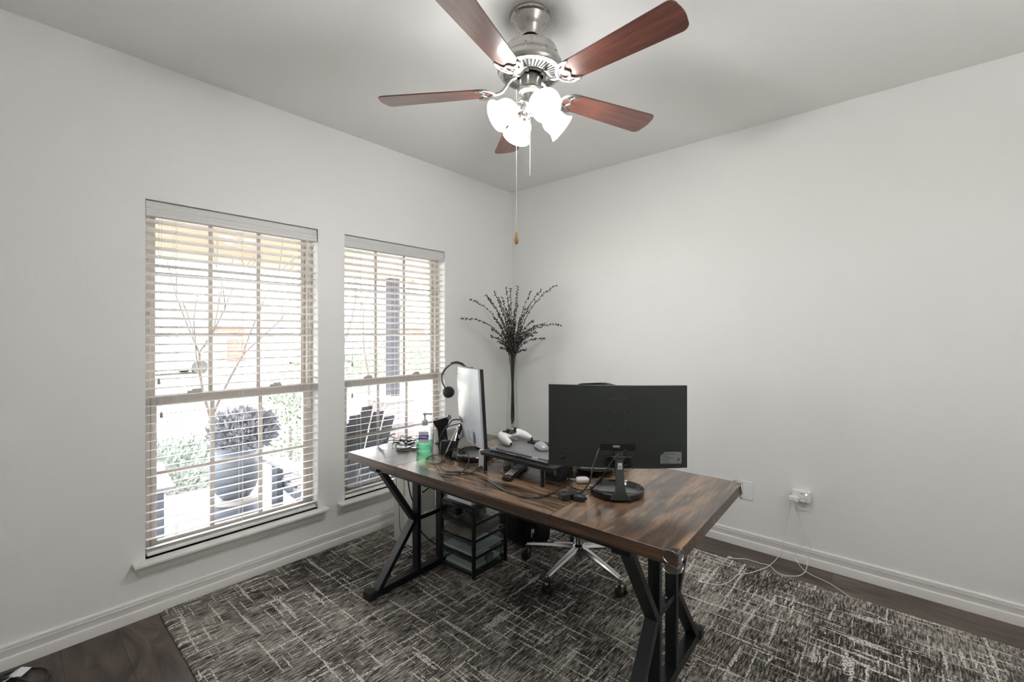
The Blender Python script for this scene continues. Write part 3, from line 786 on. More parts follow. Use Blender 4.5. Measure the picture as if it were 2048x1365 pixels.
# ================================================================== HEADSET hung over the silver monitor
hs = thing('headset', 'black over-ear headset hooked over the top corner of the silver monitor', 'headset', (.83,-1.44,1.00))
def cam_pt(px, py, d):   # world point from camera-frame offsets (metres right / up / forward)
    return Vector((2.8095,-3.2121,1.3942)) + cf*d + cr*px + Vector((0,0,py))
def hp(x, y, d): return cam_pt((x-1024)/895*d, (668.5-y)/895*d, d) - hs.location
arc = [hp(889,772,2.60),hp(884,762,2.60),hp(884,750,2.60),hp(890,739,2.58),hp(902,729,2.55),hp(914,726.5,2.50),hp(925,730,2.46),hp(934,736.5,2.44),hp(942,744,2.44),hp(944,752,2.44)]
MB().tube(arc[2:],.0052,8,flat=1.2).build('headband', M['black'], hs)
MB().tube([hp(884,750,2.60),hp(883.5,758,2.60),hp(885,766,2.60),hp(890,776,2.60)],.0038,8).build('slider_arm', M['black'], hs)
MB().tube([hp(903,727,2.55),hp(914,725,2.50),hp(925,728.5,2.46)],.0075,8,flat=.8).build('band_pad', M['fabric'], hs)
def cup(c, nrm, nm='ear_cup'):
    q = Vector(nrm).to_track_quat('Z','Y').to_matrix().to_4x4(); Mx = Matrix.Translation(c) @ q
    o = MB().lathe([(0,.016),(.022,.015),(.031,.010),(.033,.004),(.033,-.004),(.030,-.007),(0,-.007)],32,Mx).build(nm, M['black'], hs)
    MB().lathe([(.012,-.006),(.030,-.006),(.033,-.012),(.030,-.020),(.020,-.022),(.012,-.018)],32,Mx,cap=False).build('ear_pad', M['rubber'], o)
    return o
cup(hp(896.5,785,2.60), (-cf+cr*(-.35)))
mc = MB(); mc.tube([hp(944,738,2.44),hp(943,735,2.44)],.006,8,smooth=False); mc.build('boom_tip', M['black'], hs)

# ================================================================== RISER SHELF with laptop and controller
SZ = .842
rs = thing('monitor_riser', 'black metal riser shelf on short posts carrying a closed grey laptop', 'desk shelf', (1.50,-1.60,T), rad(-.5))
MB().box(-.200,.235,-.120,.125,SZ-T-.008,SZ-T).build('shelf_top', M['metalblack'], rs, bevel=.003)
for q_ in (-.118,.117): MB().box(-.195,.230,q_,q_+.006,SZ-T-.018,SZ-T-.008).build('shelf_rail', M['metalblack'], rs)
for lx, ly in ((-.172,-.108),(.164,-.106),(-.172,.108),(.164,.108)):
    l = MB().cyl((lx,ly,0),(lx,ly,SZ-T-.008),.0088,n=16).build('leg', M['metalblack'], rs)
    MB().lathe([(0,.002),(.0022,.001),(.0022,0)],8,Matrix.Translation((lx-.004,ly-.0085,.03))@Matrix.Rotation(PI/2,4,'X')).build('screw', M['nickel2'], l)
lt = thing('laptop', 'closed silver grey laptop lying on the black riser shelf', 'laptop', (1.505,-1.575,SZ+.0003), rad(-.8))
LW, LD = .345, .225
MB().box(-LW/2,LW/2,-LD/2,LD/2,.001,.011).build('base', M['laptop'], lt, bevel=.003)
MB().box(-LW/2,LW/2,-LD/2+.004,LD/2,.0122,.0190).build('lid', M['laptop'], lt, bevel=.002)
v = MB()
for x0_ in (-.120,-.100,-.080,.000,.020,.040): v.box(x0_,x0_+.016,-LD/2-.0006,-LD/2+.002,.0045,.0082)
v.box(-.135,.075,-LD/2+.001,-LD/2+.005,.0105,.0125)
v.build('vent', M['slot'], lt)
for hx_ in (-.150,.105): MB().box(hx_-.018,hx_+.018,-LD/2-.001,-LD/2+.006,.003,.017).build('hinge', M['silver'], lt, bevel=.002)
for fx in (-.15,.15):
    for fy in (-.09,.09): MB().cyl((fx,fy,0),(fx,fy,.0015),.006,n=12).build('rubber_foot', M['rubber'], lt)

# game controller: white shell, two grips, dark centre with thumb sticks
gc = thing('game_controller', 'white game controller with dark thumb sticks lying on the laptop lid', 'game controller', (1.360,-1.553,SZ+.0200), rad(88)); gc.scale = (.94,.94,.94)
def grip(s):
    m = MB(); rings = []
    path = [(.030,.046,.040,.020,.014),(.046,.040,.038,.030,.022),(.060,.022,.034,.029,.026),(.070,-.006,.029,.024,.025),(.076,-.036,.023,.019,.021),(.078,-.056,.019,.015,.016),(.078,-.068,.017,.008,.008)]
    for x,y,zc,rx,rzz in path:
        rings.append([(s*(x+rx*math.cos(a)), y+ (0 if y<0 else 0)*1, zc+rzz*math.sin(a)) for a in [2*PI*k/14 for k in range(14)]])
    m.loft(rings); return m
bd = MB(); rings = []
for x, y0_, y1_, z0_, z1_ in ((-.080,.010,.040,.024,.040),(-.066,-.010,.052,.016,.052),(-.034,-.014,.056,.014,.055),(0,-.006,.056,.016,.055),(.034,-.014,.056,.014,.055),(.066,-.010,.052,.016,.052),(.080,.010,.040,.024,.040)):
    rings.append([(x,(y0_+y1_)/2+(y1_-y0_)/2*math.cos(a),(z0_+z1_)/2+(z1_-z0_)/2*math.sin(a)) for a in [2*PI*k/12 for k in range(12)]])
bd.loft(rings); body = bd.build('body', M['white'], gc, sub=1)
for s in (-1,1):
    g = grip(s).build('grip', M['white'], gc, sub=1)
    MB().lathe([(0,.004),(.007,.002),(.008,-.003),(0,-.004)],16,Matrix.Translation((s*.079,-.0665,.015))@Matrix.Rotation(PI/2,4,'X')).build('grip_end', M['black'], g)
cp_ = MB().prism([(-.040,.030),(-.030,-.004),(-.016,-.014),(.016,-.014),(.030,-.004),(.040,.030),(.028,.050),(-.028,.050)],.049,.0555); cp_.build('centre_panel', M['black'], gc, bevel=.003)
for s in (-1,1):
    MB().lathe([(.009,.052),(.006,.056),(.0055,.064),(.011,.067),(.0115,.070),(.008,.071),(0,.070)],20,Matrix.Translation((s*.026,.004,0))).build('thumb_stick', M['black'], gc)
for s in (-1,1):
    for dx_,dy_ in ((.009,0),(-.009,0),(0,.009),(0,-.009)): MB().lathe([(0,.0575),(.0035,.057),(.004,.050)],10,Matrix.Translation((s*.050+dx_,.030+dy_,0))).build('button', M['greydark'], gc)
ms = thing('computer_mouse', 'pale grey computer mouse on the laptop beside the black monitor edge', 'mouse', (1.545,-1.560,SZ+.0195), rad(60))
m = MB(); rings = []
for y,w_,h_ in ((-.052,.010,.010),(-.045,.024,.022),(-.02,.030,.032),(.01,.030,.034),(.035,.026,.026),(.048,.016,.014)):
    rings.append([(w_*math.cos(a),y,max(0,h_*math.sin(a))) for a in [PI*k/10 for k in range(11)]])
m.loft(rings); m.build('shell', M['silver'], ms, sub=1)
MB().box(-.0035,.0035,.022,.036,.024,.031).build('scroll_wheel', M['rubber'], ms, bevel=.002)
sp_h = thing('smartphone', 'thin black phone lying at the back of the laptop lid behind the controller', 'phone', (1.495,-1.492,SZ+.0200), rad(4))
MB().box(-.072,.072,-.020,.022,0,.008).build('body', M['black'], sp_h, bevel=.003)
MB().box(-.068,.068,-.017,.019,.008,.0085).build('screen', M['dark'], sp_h)

# remote control
rc = thing('remote_control', 'black television remote with rows of pale buttons on the desk under the riser', 'remote control', (1.462,-1.645,T), math.atan2(.24,-.09)-PI/2)
MB().box(-.023,.023,-.122,.122,.002,.020).build('body', M['black'], rc, bevel=.005)
for r in range(11):
    y = -.098+r*.0165 + (.01 if r>5 else 0)
    for c in (-1,0,1):
        if r == 0 and c == 0: continue
        m_ = M['red'] if r == 0 else M['button']
        MB().box(c*.0135-.0050,c*.0135+.0050,y-.0038,y+.0038,.0195,.0222).build('button', m_, rc, bevel=.001)
MB().lathe([(0,.0225),(.011,.022),(.012,.0195)],20,Matrix.Translation((0,.083,0))).build('dial_pad', M['greydark'], rc)

# hand sanitizer pump bottle
sb = thing('sanitizer_bottle', 'clear pump bottle of green hand sanitizer near the left end of the desk', 'sanitizer bottle', (.845,-1.688,T), rad(40))
def rrect(w_, d_, r_, n_=5):
    pts = []
    for cx_,cy_,a0 in ((w_-r_,d_-r_,0),(-w_+r_,d_-r_,90),(-w_+r_,-d_+r_,180),(w_-r_,-d_+r_,270)):
        for k in range(n_): a = rad(a0+90*k/(n_-1)); pts.append((cx_+r_*math.cos(a), cy_+r_*math.sin(a)))
    return pts
def rl(prof, **kw):
    m = MB(); m.loft([[(x,y,zz) for x,y in rrect(w_,d_,r_)] for w_,d_,r_,zz in prof], **kw); return m
rl([(.040,.027,.012,0),(.043,.030,.014,.004),(.044,.031,.015,.012),(.044,.031,.015,.115),(.041,.028,.018,.127),(.028,.022,.018,.137),(.0155,.0155,.015,.143),(.0150,.0150,.0145,.148)],cap=False).build('bottle', M['clear'], sb, smooth=60)
rl([(.040,.027,.012,.003),(.042,.029,.013,.010),(.042,.029,.013,.061),(.041,.028,.012,.062)]).build('gel', M['gelgreen'], sb, smooth=60)
lbm = MB().box(-.027,.027,-.0318,-.0312,.058,.118); lab = lbm.build('label', M['labelwhite'], sb)
g = MB().prism([(-.027,-.011),(.024,-.011),(.029,.011),(-.022,.011)],-.0006,.0006,Matrix.Translation((0,-.0322,.088))@Matrix.Rotation(PI/2,4,'X')).build('label_logo', M['purple'], lab)
text('label_lettering','PURELL',.0125,M['white'],lab,Matrix.Translation((.001,-.0330,.088))@Matrix.Rotation(PI/2,4,'X'),bold=.0004,ext=.0002)
p = MB().lathe([(0,.147),(.0165,.147),(.0165,.170),(.012,.175),(.006,.178),(.0045,.180),(.0045,.200),(.010,.202),(.011,.212),(.006,.216),(0,.216)],20); p.box(-.005,.040,-.005,.005,.204,.212)
p.build('pump', M['silver'] if False else mat('pump_plastic',(.42,.43,.42),.4), sb, bevel=.001)
MB().cyl((0,0,.020),(0,0,.150),.0025,n=8).build('dip_tube', M['clear'], sb)

# black clamp stand at the back left of the desk
ph = thing('phone_stand', 'black angled phone stand with a round hinge behind the sanitizer bottle', 'phone stand', (.742,-1.480,T), rad(55))
MB().prism(rrect(.045,.035,.012),0,.006).build('base', M['black'], ph, bevel=.002)
MB().loft([[(-.020,-.006,.004),(.034,-.006,.004),(.034,.004,.004),(-.020,.004,.004)],[(-.028,-.006,.075),(.026,-.006,.075),(.026,.004,.075),(-.028,.004,.075)],[(-.052,-.008,.115),(.040,-.008,.128),(.040,.004,.128),(-.052,.004,.115)],[(-.056,-.008,.128),(.040,-.008,.150),(.040,.004,.150),(-.056,.004,.128)]]).build('back_plate', M['black'], ph, bevel=.002)
MB().cyl((.040,.014,.146),(.040,-.014,.146),.013,n=24).build('hinge_barrel', M['black'], ph)
MB().cyl((.040,-.014,.146),(.040,-.016,.146),.0105,n=24).build('hinge_cap', mat('cap_grey',(.45,.45,.44),.4), ph)

# power brick with a white sticker, leaning beside the bottle
pb = thing('power_brick', 'black power brick with a white sticker leaning behind the sanitizer bottle', 'power adapter', (.975,-1.640,T), rad(20))
MB().box(-.032,.032,-.018,.018,0,.075).build('case', M['black'], pb, bevel=.005, rot=(0,rad(-0),0))
MB().box(-.034,-.0318,-.014,.014,.018,.066).build('sticker', M['labelwhite'], pb)
# white box and small cup under the riser, earbud case, adapters
wb = MB().box(-.016,.016,-.014,.014,0,.082).build('pill_bottle', M['paper'], None, loc=(1.272,-1.672,T), rot=(0,0,rad(30)), bevel=.003)
tag(wb, 'small upright white box behind the left post of the riser', 'box')
cu = thing('cup', 'small white patterned cup under the riser shelf beside the remote', 'cup', (1.345,-1.575,T))
MB().lathe([(0,0),(.018,0),(.021,.006),(.026,.045),(.0255,.047),(.0235,.045),(.019,.008),(0,.007)],28).build('body', mat('cup_glaze',(.52,.56,.52),.3), cu)
d_ = MB()
for k in range(9):
    a = k*.7; d_.cbox((0,0,0),(.007,.001,.006),Matrix.Rotation(a,4,'Z')@Matrix.Translation((0,-.0235,.018+.010*(k%3)))@Matrix.Rotation(k,4,'Y'))
d_.build('leaf_pattern', mat('leaf_print',(.10,.20,.14),.6), cu)
ec = thing('earbud_case', 'white earbud charging case with a short white cable on the desk', 'earbud case', (1.763,-1.553,T), rad(44))
rl([(.022,.016,.012,0),(.027,.021,.013,.005),(.029,.023,.014,.012),(.027,.021,.013,.019),(.022,.016,.012,.0235)]).build('case', M['white'], ec, sub=1)
MB().tube([(-.028,.004,.012),(-.040,.012,.012),(-.052,.030,.008),(-.060,.040,.004)],.0032,8).build('plug_cable', M['whitecable'], ec)
for i,(p_, s_, rz_, lab_) in enumerate([((1.826,-1.748,T),(.075,.034,.026),60,'black plug adapter lying beside the near monitor base'),((1.868,-1.742,T),(.045,.028,.022),20,'smaller black plug touching the near monitor base rim')]):
    a_ = thing('power_adapter', lab_, 'power adapter', p_, rad(rz_))
    MB().box(-s_[0]/2,s_[0]/2,-s_[1]/2,s_[1]/2,0,s_[2]).build('case', M['black'], a_, bevel=.004)
    MB().box(s_[0]/2,s_[0]/2+.008,-.006,.006,s_[2]*.4,s_[2]*.7).build('strain_relief', M['rubber'], a_)
dish = MB().lathe([(0,.004),(.06,.004),(.085,.014),(.108,.032),(.110,.031),(.088,.008),(.065,0),(0,0)],48)
do = dish.build('tray', M['blackgloss'], None, loc=(1.715,-1.375,T), smooth=40)
tag(do, 'shallow round black tray on the desk behind the near monitor', 'tray')
dc = thing('docking_station', 'black docking box with a grey front under the near monitor left corner', 'docking box', (1.640,-1.566,T), rad(-5))
MB().box(-.050,.050,-.030,.045,0,.055).build('case', M['black'], dc, bevel=.003)
MB().box(.010,.022,-.034,-.029,.020,.050).build('port', mat('port_grey',(.25,.25,.25),.4), dc)

# ------------------------------------------------------------------ cables
CB = {
'cable_a':[[1.94, -1.714, 0.958], [1.945, -1.743, 0.939], [1.943, -1.765, 0.9], [1.937, -1.77, 0.863], [1.917, -1.761, 0.825], [1.838, -1.682, 0.757], [1.839, -1.754, 0.755], [1.814, -1.776, 0.755], [1.777, -1.751, 0.755], [1.768, -1.714, 0.755], [1.799, -1.702, 0.757]],
'cable_b':[[2.018, -1.646, 0.955], [2.008, -1.695, 0.944], [1.997, -1.717, 0.924], [1.978, -1.72, 0.891], [1.95, -1.705, 0.858], [1.92, -1.678, 0.824], [1.836, -1.583, 0.757], [1.829, -1.637, 0.755], [1.788, -1.649, 0.755], [1.744, -1.627, 0.756]],
'cable_c':[[1.222, -1.856, 0.756], [1.277, -1.807, 0.756], [1.379, -1.795, 0.756], [1.482, -1.822, 0.756], [1.604, -1.861, 0.756], [1.685, -1.864, 0.756], [1.733, -1.829, 0.756], [1.75, -1.771, 0.756], [1.744, -1.7, 0.756], [1.73, -1.618, 0.757], [1.705, -1.566, 0.765], [1.684, -1.546, 0.78]],
'cable_d':[[1.225, -1.883, 0.756], [1.276, -1.867, 0.756], [1.274, -1.805, 0.757], [1.266, -1.759, 0.785], [1.244, -1.741, 0.815], [1.19, -1.744, 0.835], [1.153, -1.775, 0.83], [1.132, -1.801, 0.8], [1.155, -1.842, 0.77], [1.215, -1.878, 0.762], [1.278, -1.889, 0.764], [1.321, -1.817, 0.758], [1.293, -1.726, 0.757], [1.26, -1.625, 0.757], [1.258, -1.532, 0.757], [1.306, -1.478, 0.757]],
'cable_e':[[0.96, -1.705, 0.757], [0.956, -1.741, 0.756], [0.993, -1.795, 0.756], [1.037, -1.815, 0.756], [1.082, -1.81, 0.756], [1.081, -1.758, 0.757], [1.044, -1.718, 0.762]],
'cable_f':[[0.885, -1.708, 0.79], [0.91, -1.711, 0.8], [0.949, -1.726, 0.775], [0.995, -1.749, 0.757], [1.088, -1.815, 0.756], [1.163, -1.846, 0.756], [1.217, -1.846, 0.755]],
'cable_g':[[1.1, -1.665, 0.956], [1.112, -1.721, 0.963], [1.103, -1.742, 0.942], [1.08, -1.749, 0.915], [1.034, -1.736, 0.868], [0.98, -1.704, 0.815], [0.916, -1.641, 0.758]],
'cable_h':[[1.113, -1.667, 0.937], [1.112, -1.707, 0.938], [1.088, -1.729, 0.928], [1.065, -1.735, 0.908], [1.044, -1.727, 0.881], [1.051, -1.721, 0.861], [1.071, -1.704, 0.848], [1.079, -1.67, 0.843], [1.072, -1.637, 0.846], [1.045, -1.62, 0.855], [1.014, -1.62, 0.848]],
'cord_a':[[0.683, -1.768, 0.84], [0.685, -1.802, 0.835], [0.607, -1.792, 0.785], [0.542, -1.784, 0.756], [0.603, -1.815, 0.755], [0.669, -1.829, 0.755]],
'cord_b':[[0.553, -1.781, 0.76], [0.589, -1.781, 0.78], [0.658, -1.768, 0.8], [0.702, -1.746, 0.8], [0.717, -1.726, 0.785], [0.712, -1.696, 0.77], [0.707, -1.658, 0.765], [0.702, -1.619, 0.76]],
'cord_c':[[0.661, -1.76, 0.785], [0.696, -1.745, 0.785], [0.651, -1.733, 0.77], [0.639, -1.735, 0.757], [0.69, -1.754, 0.755], [0.718, -1.744, 0.755], [0.724, -1.715, 0.756], [0.714, -1.67, 0.757], [0.73, -1.64, 0.757]],
'cord_d':[[0.681, -1.793, 0.83], [0.683, -1.768, 0.815], [0.692, -1.716, 0.81], [0.691, -1.667, 0.81], [0.669, -1.612, 0.8], [0.622, -1.548, 0.77]],
'cord_e':[[0.671, -1.767, 0.81], [0.631, -1.743, 0.78], [0.606, -1.733, 0.757], [0.66, -1.766, 0.755]],
'cord_f':[[0.729, -1.79, 0.755], [0.762, -1.775, 0.755], [0.789, -1.751, 0.755], [0.742, -1.728, 0.756], [0.739, -1.702, 0.756], [0.786, -1.689, 0.756]],
'under_a':[[0.269, -1.448, 0.451], [0.272, -1.446, 0.367], [0.282, -1.437, 0.283], [0.284, -1.435, 0.183], [0.289, -1.431, 0.109], [0.336, -1.416, 0.051]],
'under_b':[[0.472, -1.537, 0.514], [0.444, -1.495, 0.386], [0.436, -1.462, 0.302], [0.434, -1.437, 0.207], [0.435, -1.409, 0.117], [0.45, -1.356, 0.045], [0.515, -1.334, 0.014]],
'under_c':[[0.687, -1.482, 0.551], [0.757, -1.553, 0.542], [0.775, -1.604, 0.521], [0.787, -1.66, 0.51]],
'w1':[[2.308, -0.05, 0.385], [2.282, -0.03, 0.287], [2.254, -0.03, 0.113], [2.224, -0.039, 0.012], [2.205, -0.202, 0.012], [2.18, -0.288, 0.012], [2.143, -0.371, 0.012], [2.097, -0.435, 0.012], [2.085, -0.527, 0.012], [2.058, -0.605, 0.012], [2.012, -0.637, 0.012], [1.97, -0.649, 0.012]],
'w2':[[2.314, -0.05, 0.386], [2.331, -0.03, 0.292], [2.339, -0.03, 0.23], [2.375, -0.03, 0.185], [2.385, -0.03, 0.153], [2.352, -0.03, 0.121], [2.321, -0.03, 0.075], [2.318, -0.03, 0.026], [2.362, -0.102, 0.012], [2.415, -0.15, 0.012], [2.495, -0.183, 0.012], [2.557, -0.235, 0.012], [2.606, -0.297, 0.012]],
'w3':[[2.324, -0.05, 0.388], [2.341, -0.03, 0.272], [2.364, -0.03, 0.203], [2.387, -0.03, 0.15], [2.392, -0.03, 0.098], [2.378, -0.03, 0.031], [2.38, -0.121, 0.012], [2.36, -0.206, 0.012], [2.311, -0.262, 0.012], [2.256, -0.247, 0.012], [2.208, -0.192, 0.012], [2.16, -0.198, 0.012], [2.083, -0.199, 0.012], [2.038, -0.23, 0.012], [2.014, -0.243, 0.012]],
'floor':[[0.092, -3.246, 0.008], [0.063, -3.213, 0.008], [0.058, -3.193, 0.008], [0.072, -3.152, 0.008], [0.098, -3.118, 0.008], [0.131, -3.093, 0.008], [0.176, -3.082, 0.008], [0.229, -3.092, 0.008], [0.295, -3.111, 0.008]],
'floor2':[[0.085, -3.252, 0.02], [0.099, -3.213, 0.02], [0.117, -3.18, 0.02], [0.162, -3.154, 0.02], [0.219, -3.135, 0.02], [0.309, -3.118, 0.02]],
}
def cable(key, r, m, label, name='cable', cat='cable', grp=None):
    pts = CB[key]
    if key == 'under_a': pts = [(x+.03,y-.050,z_) for x,y,z_ in pts]
    if key[:2] in ('ca','co'): pts = [(x,y,max(z_, .7504+r)) for x,y,z_ in pts]
    o = MB().tube(pts, r, 8).build(name, m, None, smooth=60)
    return tag(o, label, cat, grp)
cable('cable_a', .0033, M['cable'], 'thick black power cable curving down from the near black monitor to the desk')
cb_ = cable('cable_b', .0022, M['cable'], 'thin black video cable draped in front of the near monitor neck')
MB().tube([CB['cable_b'][4],CB['cable_b'][5],CB['cable_b'][6]],.0075,10,smooth=True,radii=lambda t:.0022+.006*(.25<t<.75)).build('ferrite_bulge', M['rubber'], cb_, smooth=50)
cable('cable_c', .0034, M['cable'], 'long dark cable running along the front edge of the desk')
cable('cable_d', .0032, M['cable'], 'big looped black cable circling the silver monitor base')
cable('cable_e', .0030, M['cable'], 'small loop of cable on the desk between bottle and silver monitor')
cable('cable_f', .0018, M['cable'], 'thin wire hanging in front of the green gel bottle')
cable('cable_g', .0032, M['cable'], 'upper black cable plugged into the back of the silver monitor')
cable('cable_h', .0026, M['cable'], 'lower black cable plugged into the silver monitor, curling behind its arm')
cable('cord_a', .0030, M['cable'], 'leftmost stiff black cord standing up from the tangle by the window')
cable('cord_b', .0026, M['cable'], 'long black cord running through the tangle towards the bottle')
cable('cord_c', .0030, M['cable'], 'front rounded black loop of the cord tangle by the window')
cable('cord_d', .0022, M['orange'], 'brown cord lying highest across the tangle by the window')
cable('cord_e', .0022, M['cable'], 'short black cord end dropping to the desk left of the tangle')
cable('cord_f', .0024, M['cable'], 'flat black cord lying in front of the tangle by the window')
cable('under_a', .0018, M['cable'], 'thin grey wire hanging down the front of the white case')
cable('under_b', .0042, M['cable'], 'black power cable hanging from the desk down to the rug past the white case')
cable('under_c', .0055, M['cable'], 'short thick black cable tucked under the desk top by the left leg frame')
t_ = MB()
for q in range(5):
    bx, by = .665+random.uniform(-.02,.03), -1.70+random.uniform(-.03,.04)
    t_.tube([(bx+random.uniform(-.06,.06),by+random.uniform(-.06,.06),.757+random.uniform(0,.04)) for _ in range(5)],.0022,6)
tag(t_.build('cable_bundle', M['cable'], None, smooth=60), 'knotted bundle of thin black wires at the heart of the window-side tangle', 'cable')
pl = thing('plug', 'white cable connector lying inside the cord tangle by the window', 'plug', (.672,-1.712,T+.012), rad(30))
MB().box(-.022,.022,-.009,.009,0,.012).build('shell', M['white'], pl, bevel=.002)
MB().box(.022,.034,-.006,.006,.003,.009).build('contact', M['nickel'], pl)

# ================================================================== WALL OUTLETS
def outlet_plate(parent):
    MB().box(-.038,.038,-.006,-.0005,-.060,.060).build('cover_plate', M['white'], parent, bevel=.002)
o1 = thing('wall_outlet', 'white wall outlet plate behind the right corner of the desk', 'outlet', (2.036,0,.372))
outlet_plate(o1)
MB().box(-.016,.016,-.009,-.006,-.034,.034).build('socket_face', M['white'], o1, bevel=.001)
o2 = thing('wall_outlet', 'white wall outlet with a surge adapter and white chargers plugged in', 'outlet', (2.352,0,.382))
outlet_plate(o2)
sf = MB().lathe([(0,.0025),(.016,.002),(.017,0)],28,Matrix.Translation((0,-.006,-.022))@Matrix.Rotation(PI/2,4,'X')).build('socket_face', M['white'], o2)
MB().lathe([(.0168,.0008),(.0178,.0008),(.0178,0),(.0168,0)],28,Matrix.Translation((0,-.006,-.022))@Matrix.Rotation(PI/2,4,'X'),cap=False).build('socket_rim', M['greydark'], sf)
s_ = MB(); s_.box(-.008,-.006,-.0095,-.008,-.021,-.012).box(.005,.007,-.0095,-.008,-.021,-.012).box(-.002,.002,-.0095,-.008,-.034,-.029); s_.build('slots', M['slot'], sf)
ad = thing('surge_adapter', 'white multi-socket surge adapter with a lit blue light on the wall outlet', 'surge adapter', (2.345,-.006,.412))
MB().box(-.048,.046,-.034,0,-.032,.038).build('case', M['white'], ad, bevel=.006)
s_ = MB()
for cx_ in (-.006,.026):
    s_.box(cx_-.008,cx_-.006,-.0346,-.033,-.012,-.002).box(cx_+.006,cx_+.008,-.0346,-.033,-.012,-.002).box(cx_-.002,cx_+.002,-.0346,-.033,-.024,-.019)
s_.build('slots', M['slot'], ad)
MB().lathe([(0,.0008),(.0042,.0004),(.0042,0)],16,Matrix.Translation((.027,-.034,.020))@Matrix.Rotation(PI/2,4,'X')).build('indicator_light', M['led'], ad)
MB().box(-.004,.014,-.0344,-.033,.019,.023).build('maker_mark', M['grey'], ad)
for i,(cx_,cz_,lab_) in enumerate([(-.046,-.012,'left white charger block on the surge adapter'),(-.024,-.014,'right white charger block on the surge adapter')]):
    c_ = thing('charger', lab_, 'charger', (2.345+cx_,-.041,.412+cz_))
    MB().box(-.013,.013,-.028,0,-.013,.013).build('case', M['white'], c_, bevel=.003)
    MB().box(-.004,.004,-.036,-.028,-.008,.0).build('usb_plug', M['white'], c_, bevel=.001)
CB['w1'][0] = [2.299,-.075,.395]; CB['w2'][0] = [2.319,-.076,.392]; CB['w3'][0] = [2.322,-.076,.398]
for key, r_, lab_ in (('w1',.0021,'white charging cable looping over the floor furthest to the left onto the rug'),('w2',.0017,'white charging cable ending at the rug border furthest to the right'),('w3',.0021,'white charging cable whose loop on the floor ends in a split connector')):
    pts = [(x,y,max(z_, (RZ+r_+.0012) if (y<-.25) else r_+.0008)) for x,y,z_ in CB[key]]
    o = tag(MB().tube(pts, r_, 8).build('charging_cable', M['whitecable'], None, smooth=60), lab_, 'cable')
    e = Vector(pts[-1]); dd = (Vector(pts[-1])-Vector(pts[-2])).normalized(); dd.z = 0
    if key != 'w2': MB().bar(e, e+dd*.022, .008, .005).build('connector', M['white'], o, bevel=.001)
    if key == 'w3':
        for sg in (-1,1): MB().tube([e, e+dd*.012+Vector((0,sg*.008,.004)), e+dd*.028+Vector((0,sg*.012,.003))],.002,6).build('split_end', M['white'], o)
# black cord with a white tag at the bottom left
bc = tag(MB().tube([(x,y,max(z_,.0052)) for x,y,z_ in CB['floor']], .0045, 10).build('cable', M['cable'], None, smooth=60), 'black power cord curling on the wood floor against the left baseboard', 'cable')
bc2 = tag(MB().tube([(x,y,z_-.006) for x,y,z_ in CB['floor2']], .0045, 10).build('cable', M['cable'], None, smooth=60), 'second black power cord crossing in front of its white paper tag on the floor', 'cable')
MB().loft([[(.062,-3.180,.006),(.120,-3.215,.006),(.123,-3.212,.008),(.065,-3.176,.008)],[(.072,-3.158,.020),(.128,-3.185,.022),(.130,-3.182,.024),(.075,-3.154,.022)],[(.088,-3.130,.010),(.132,-3.160,.012),(.134,-3.156,.014),(.090,-3.126,.012)]]).build('paper_tag', M['paper'], bc2, smooth=0)
# ================================================================== CHAIR
ch = thing('office_chair', 'black office chair with a polished chrome five-star base behind the desk', 'office chair', (1.373,-.969,RZ), rad(0))
hub = MB().lathe([(0,.055),(.022,.055),(.024,.060),(.024,.100),(.038,.112),(.040,.140),(.030,.150),(.0275,.152),(.0275,.260),(.019,.262),(.019,.410),(0,.410)],32).build('gas_lift', M['chrome'], ch, smooth=30)
spoke = None
for k in range(5):
    a = rad(-88+72*k)
    if spoke is None:
        rings = []
        for t in range(7):
            u = t/6; x = .030+.295*u; zc = .126-.036*u**1.3; w_ = .024-.010*u; h_ = .017-.006*u
            rings.append([(x,-w_*.7,zc-h_),(x,w_*.7,zc-h_),(x,w_,zc-h_*.1),(x,w_*.55,zc+h_),(x,-w_*.55,zc+h_),(x,-w_,zc-h_*.1)])
        spoke = MB().loft(rings).build('base_spoke', M['chrome'], ch, smooth=50, bevel=.002)
        MB().lathe([(.0095,.050),(.0115,.054),(.0115,.088),(0,.092)],16,Matrix.Translation((.325,0,0))).build('caster_stem', M['chrome'], spoke)
        cs = MB()
        for sg in (-1,1): cs.lathe([(0,-.0085),(.019,-.0085),(.0245,-.005),(.0245,.005),(.019,.0085),(0,.0085)],28,Matrix.Translation((.330,sg*.0195,.0248))@Matrix.Rotation(PI/2,4,'X'))
        cst = cs.build('caster_wheel', M['rubber'], spoke, smooth=35)
        MB().box(.311,.343,-.0095,.0095,.014,.058).build('caster_hood', M['chrome'], cst, bevel=.003)
    else: spoke = copy_tree(spoke, ch)
    spoke.rotation_euler = (0,0,a)
MB().box(-.10,.10,-.12,.12,.405,.440).build('tilt_mechanism', M['black'], ch, bevel=.008)
m = MB(); m.loft([[(x*s_,y*s_-.02,zz) for x,y in rrect(.24,.24,.07)] for s_,zz in ((.94,.440),(1,.452),(1,.490),(.95,.512),(.80,.520))])
m.build('seat', M['chairfabric'], ch, smooth=60)
rings = []
for zz, yy, w_ in ((.58,.235,.16),(.64,.232,.215),(.76,.245,.232),(.90,.262,.225),(1.00,.275,.205),(1.045,.281,.175),(1.062,.284,.13),(1.068,.285,.06)):
    rings.append([(w_*math.sin(b_)*1.0, yy-.10*(1-abs(math.cos(b_)))+dy_, zz) for b_,dy_ in [(-1.35+2.7*k/8,0) for k in range(9)]+[(1.35-2.7*k/8,.030) for k in range(9)]])
m = MB().loft(rings); m.build('backrest', M['chairfabric'], ch, smooth=60)
MB().tube([(0,.10,.42),(0,.26,.43),(0,.295,.50),(0,.285,.66)],.022,10,flat=.6).build('back_support', M['black'], ch)

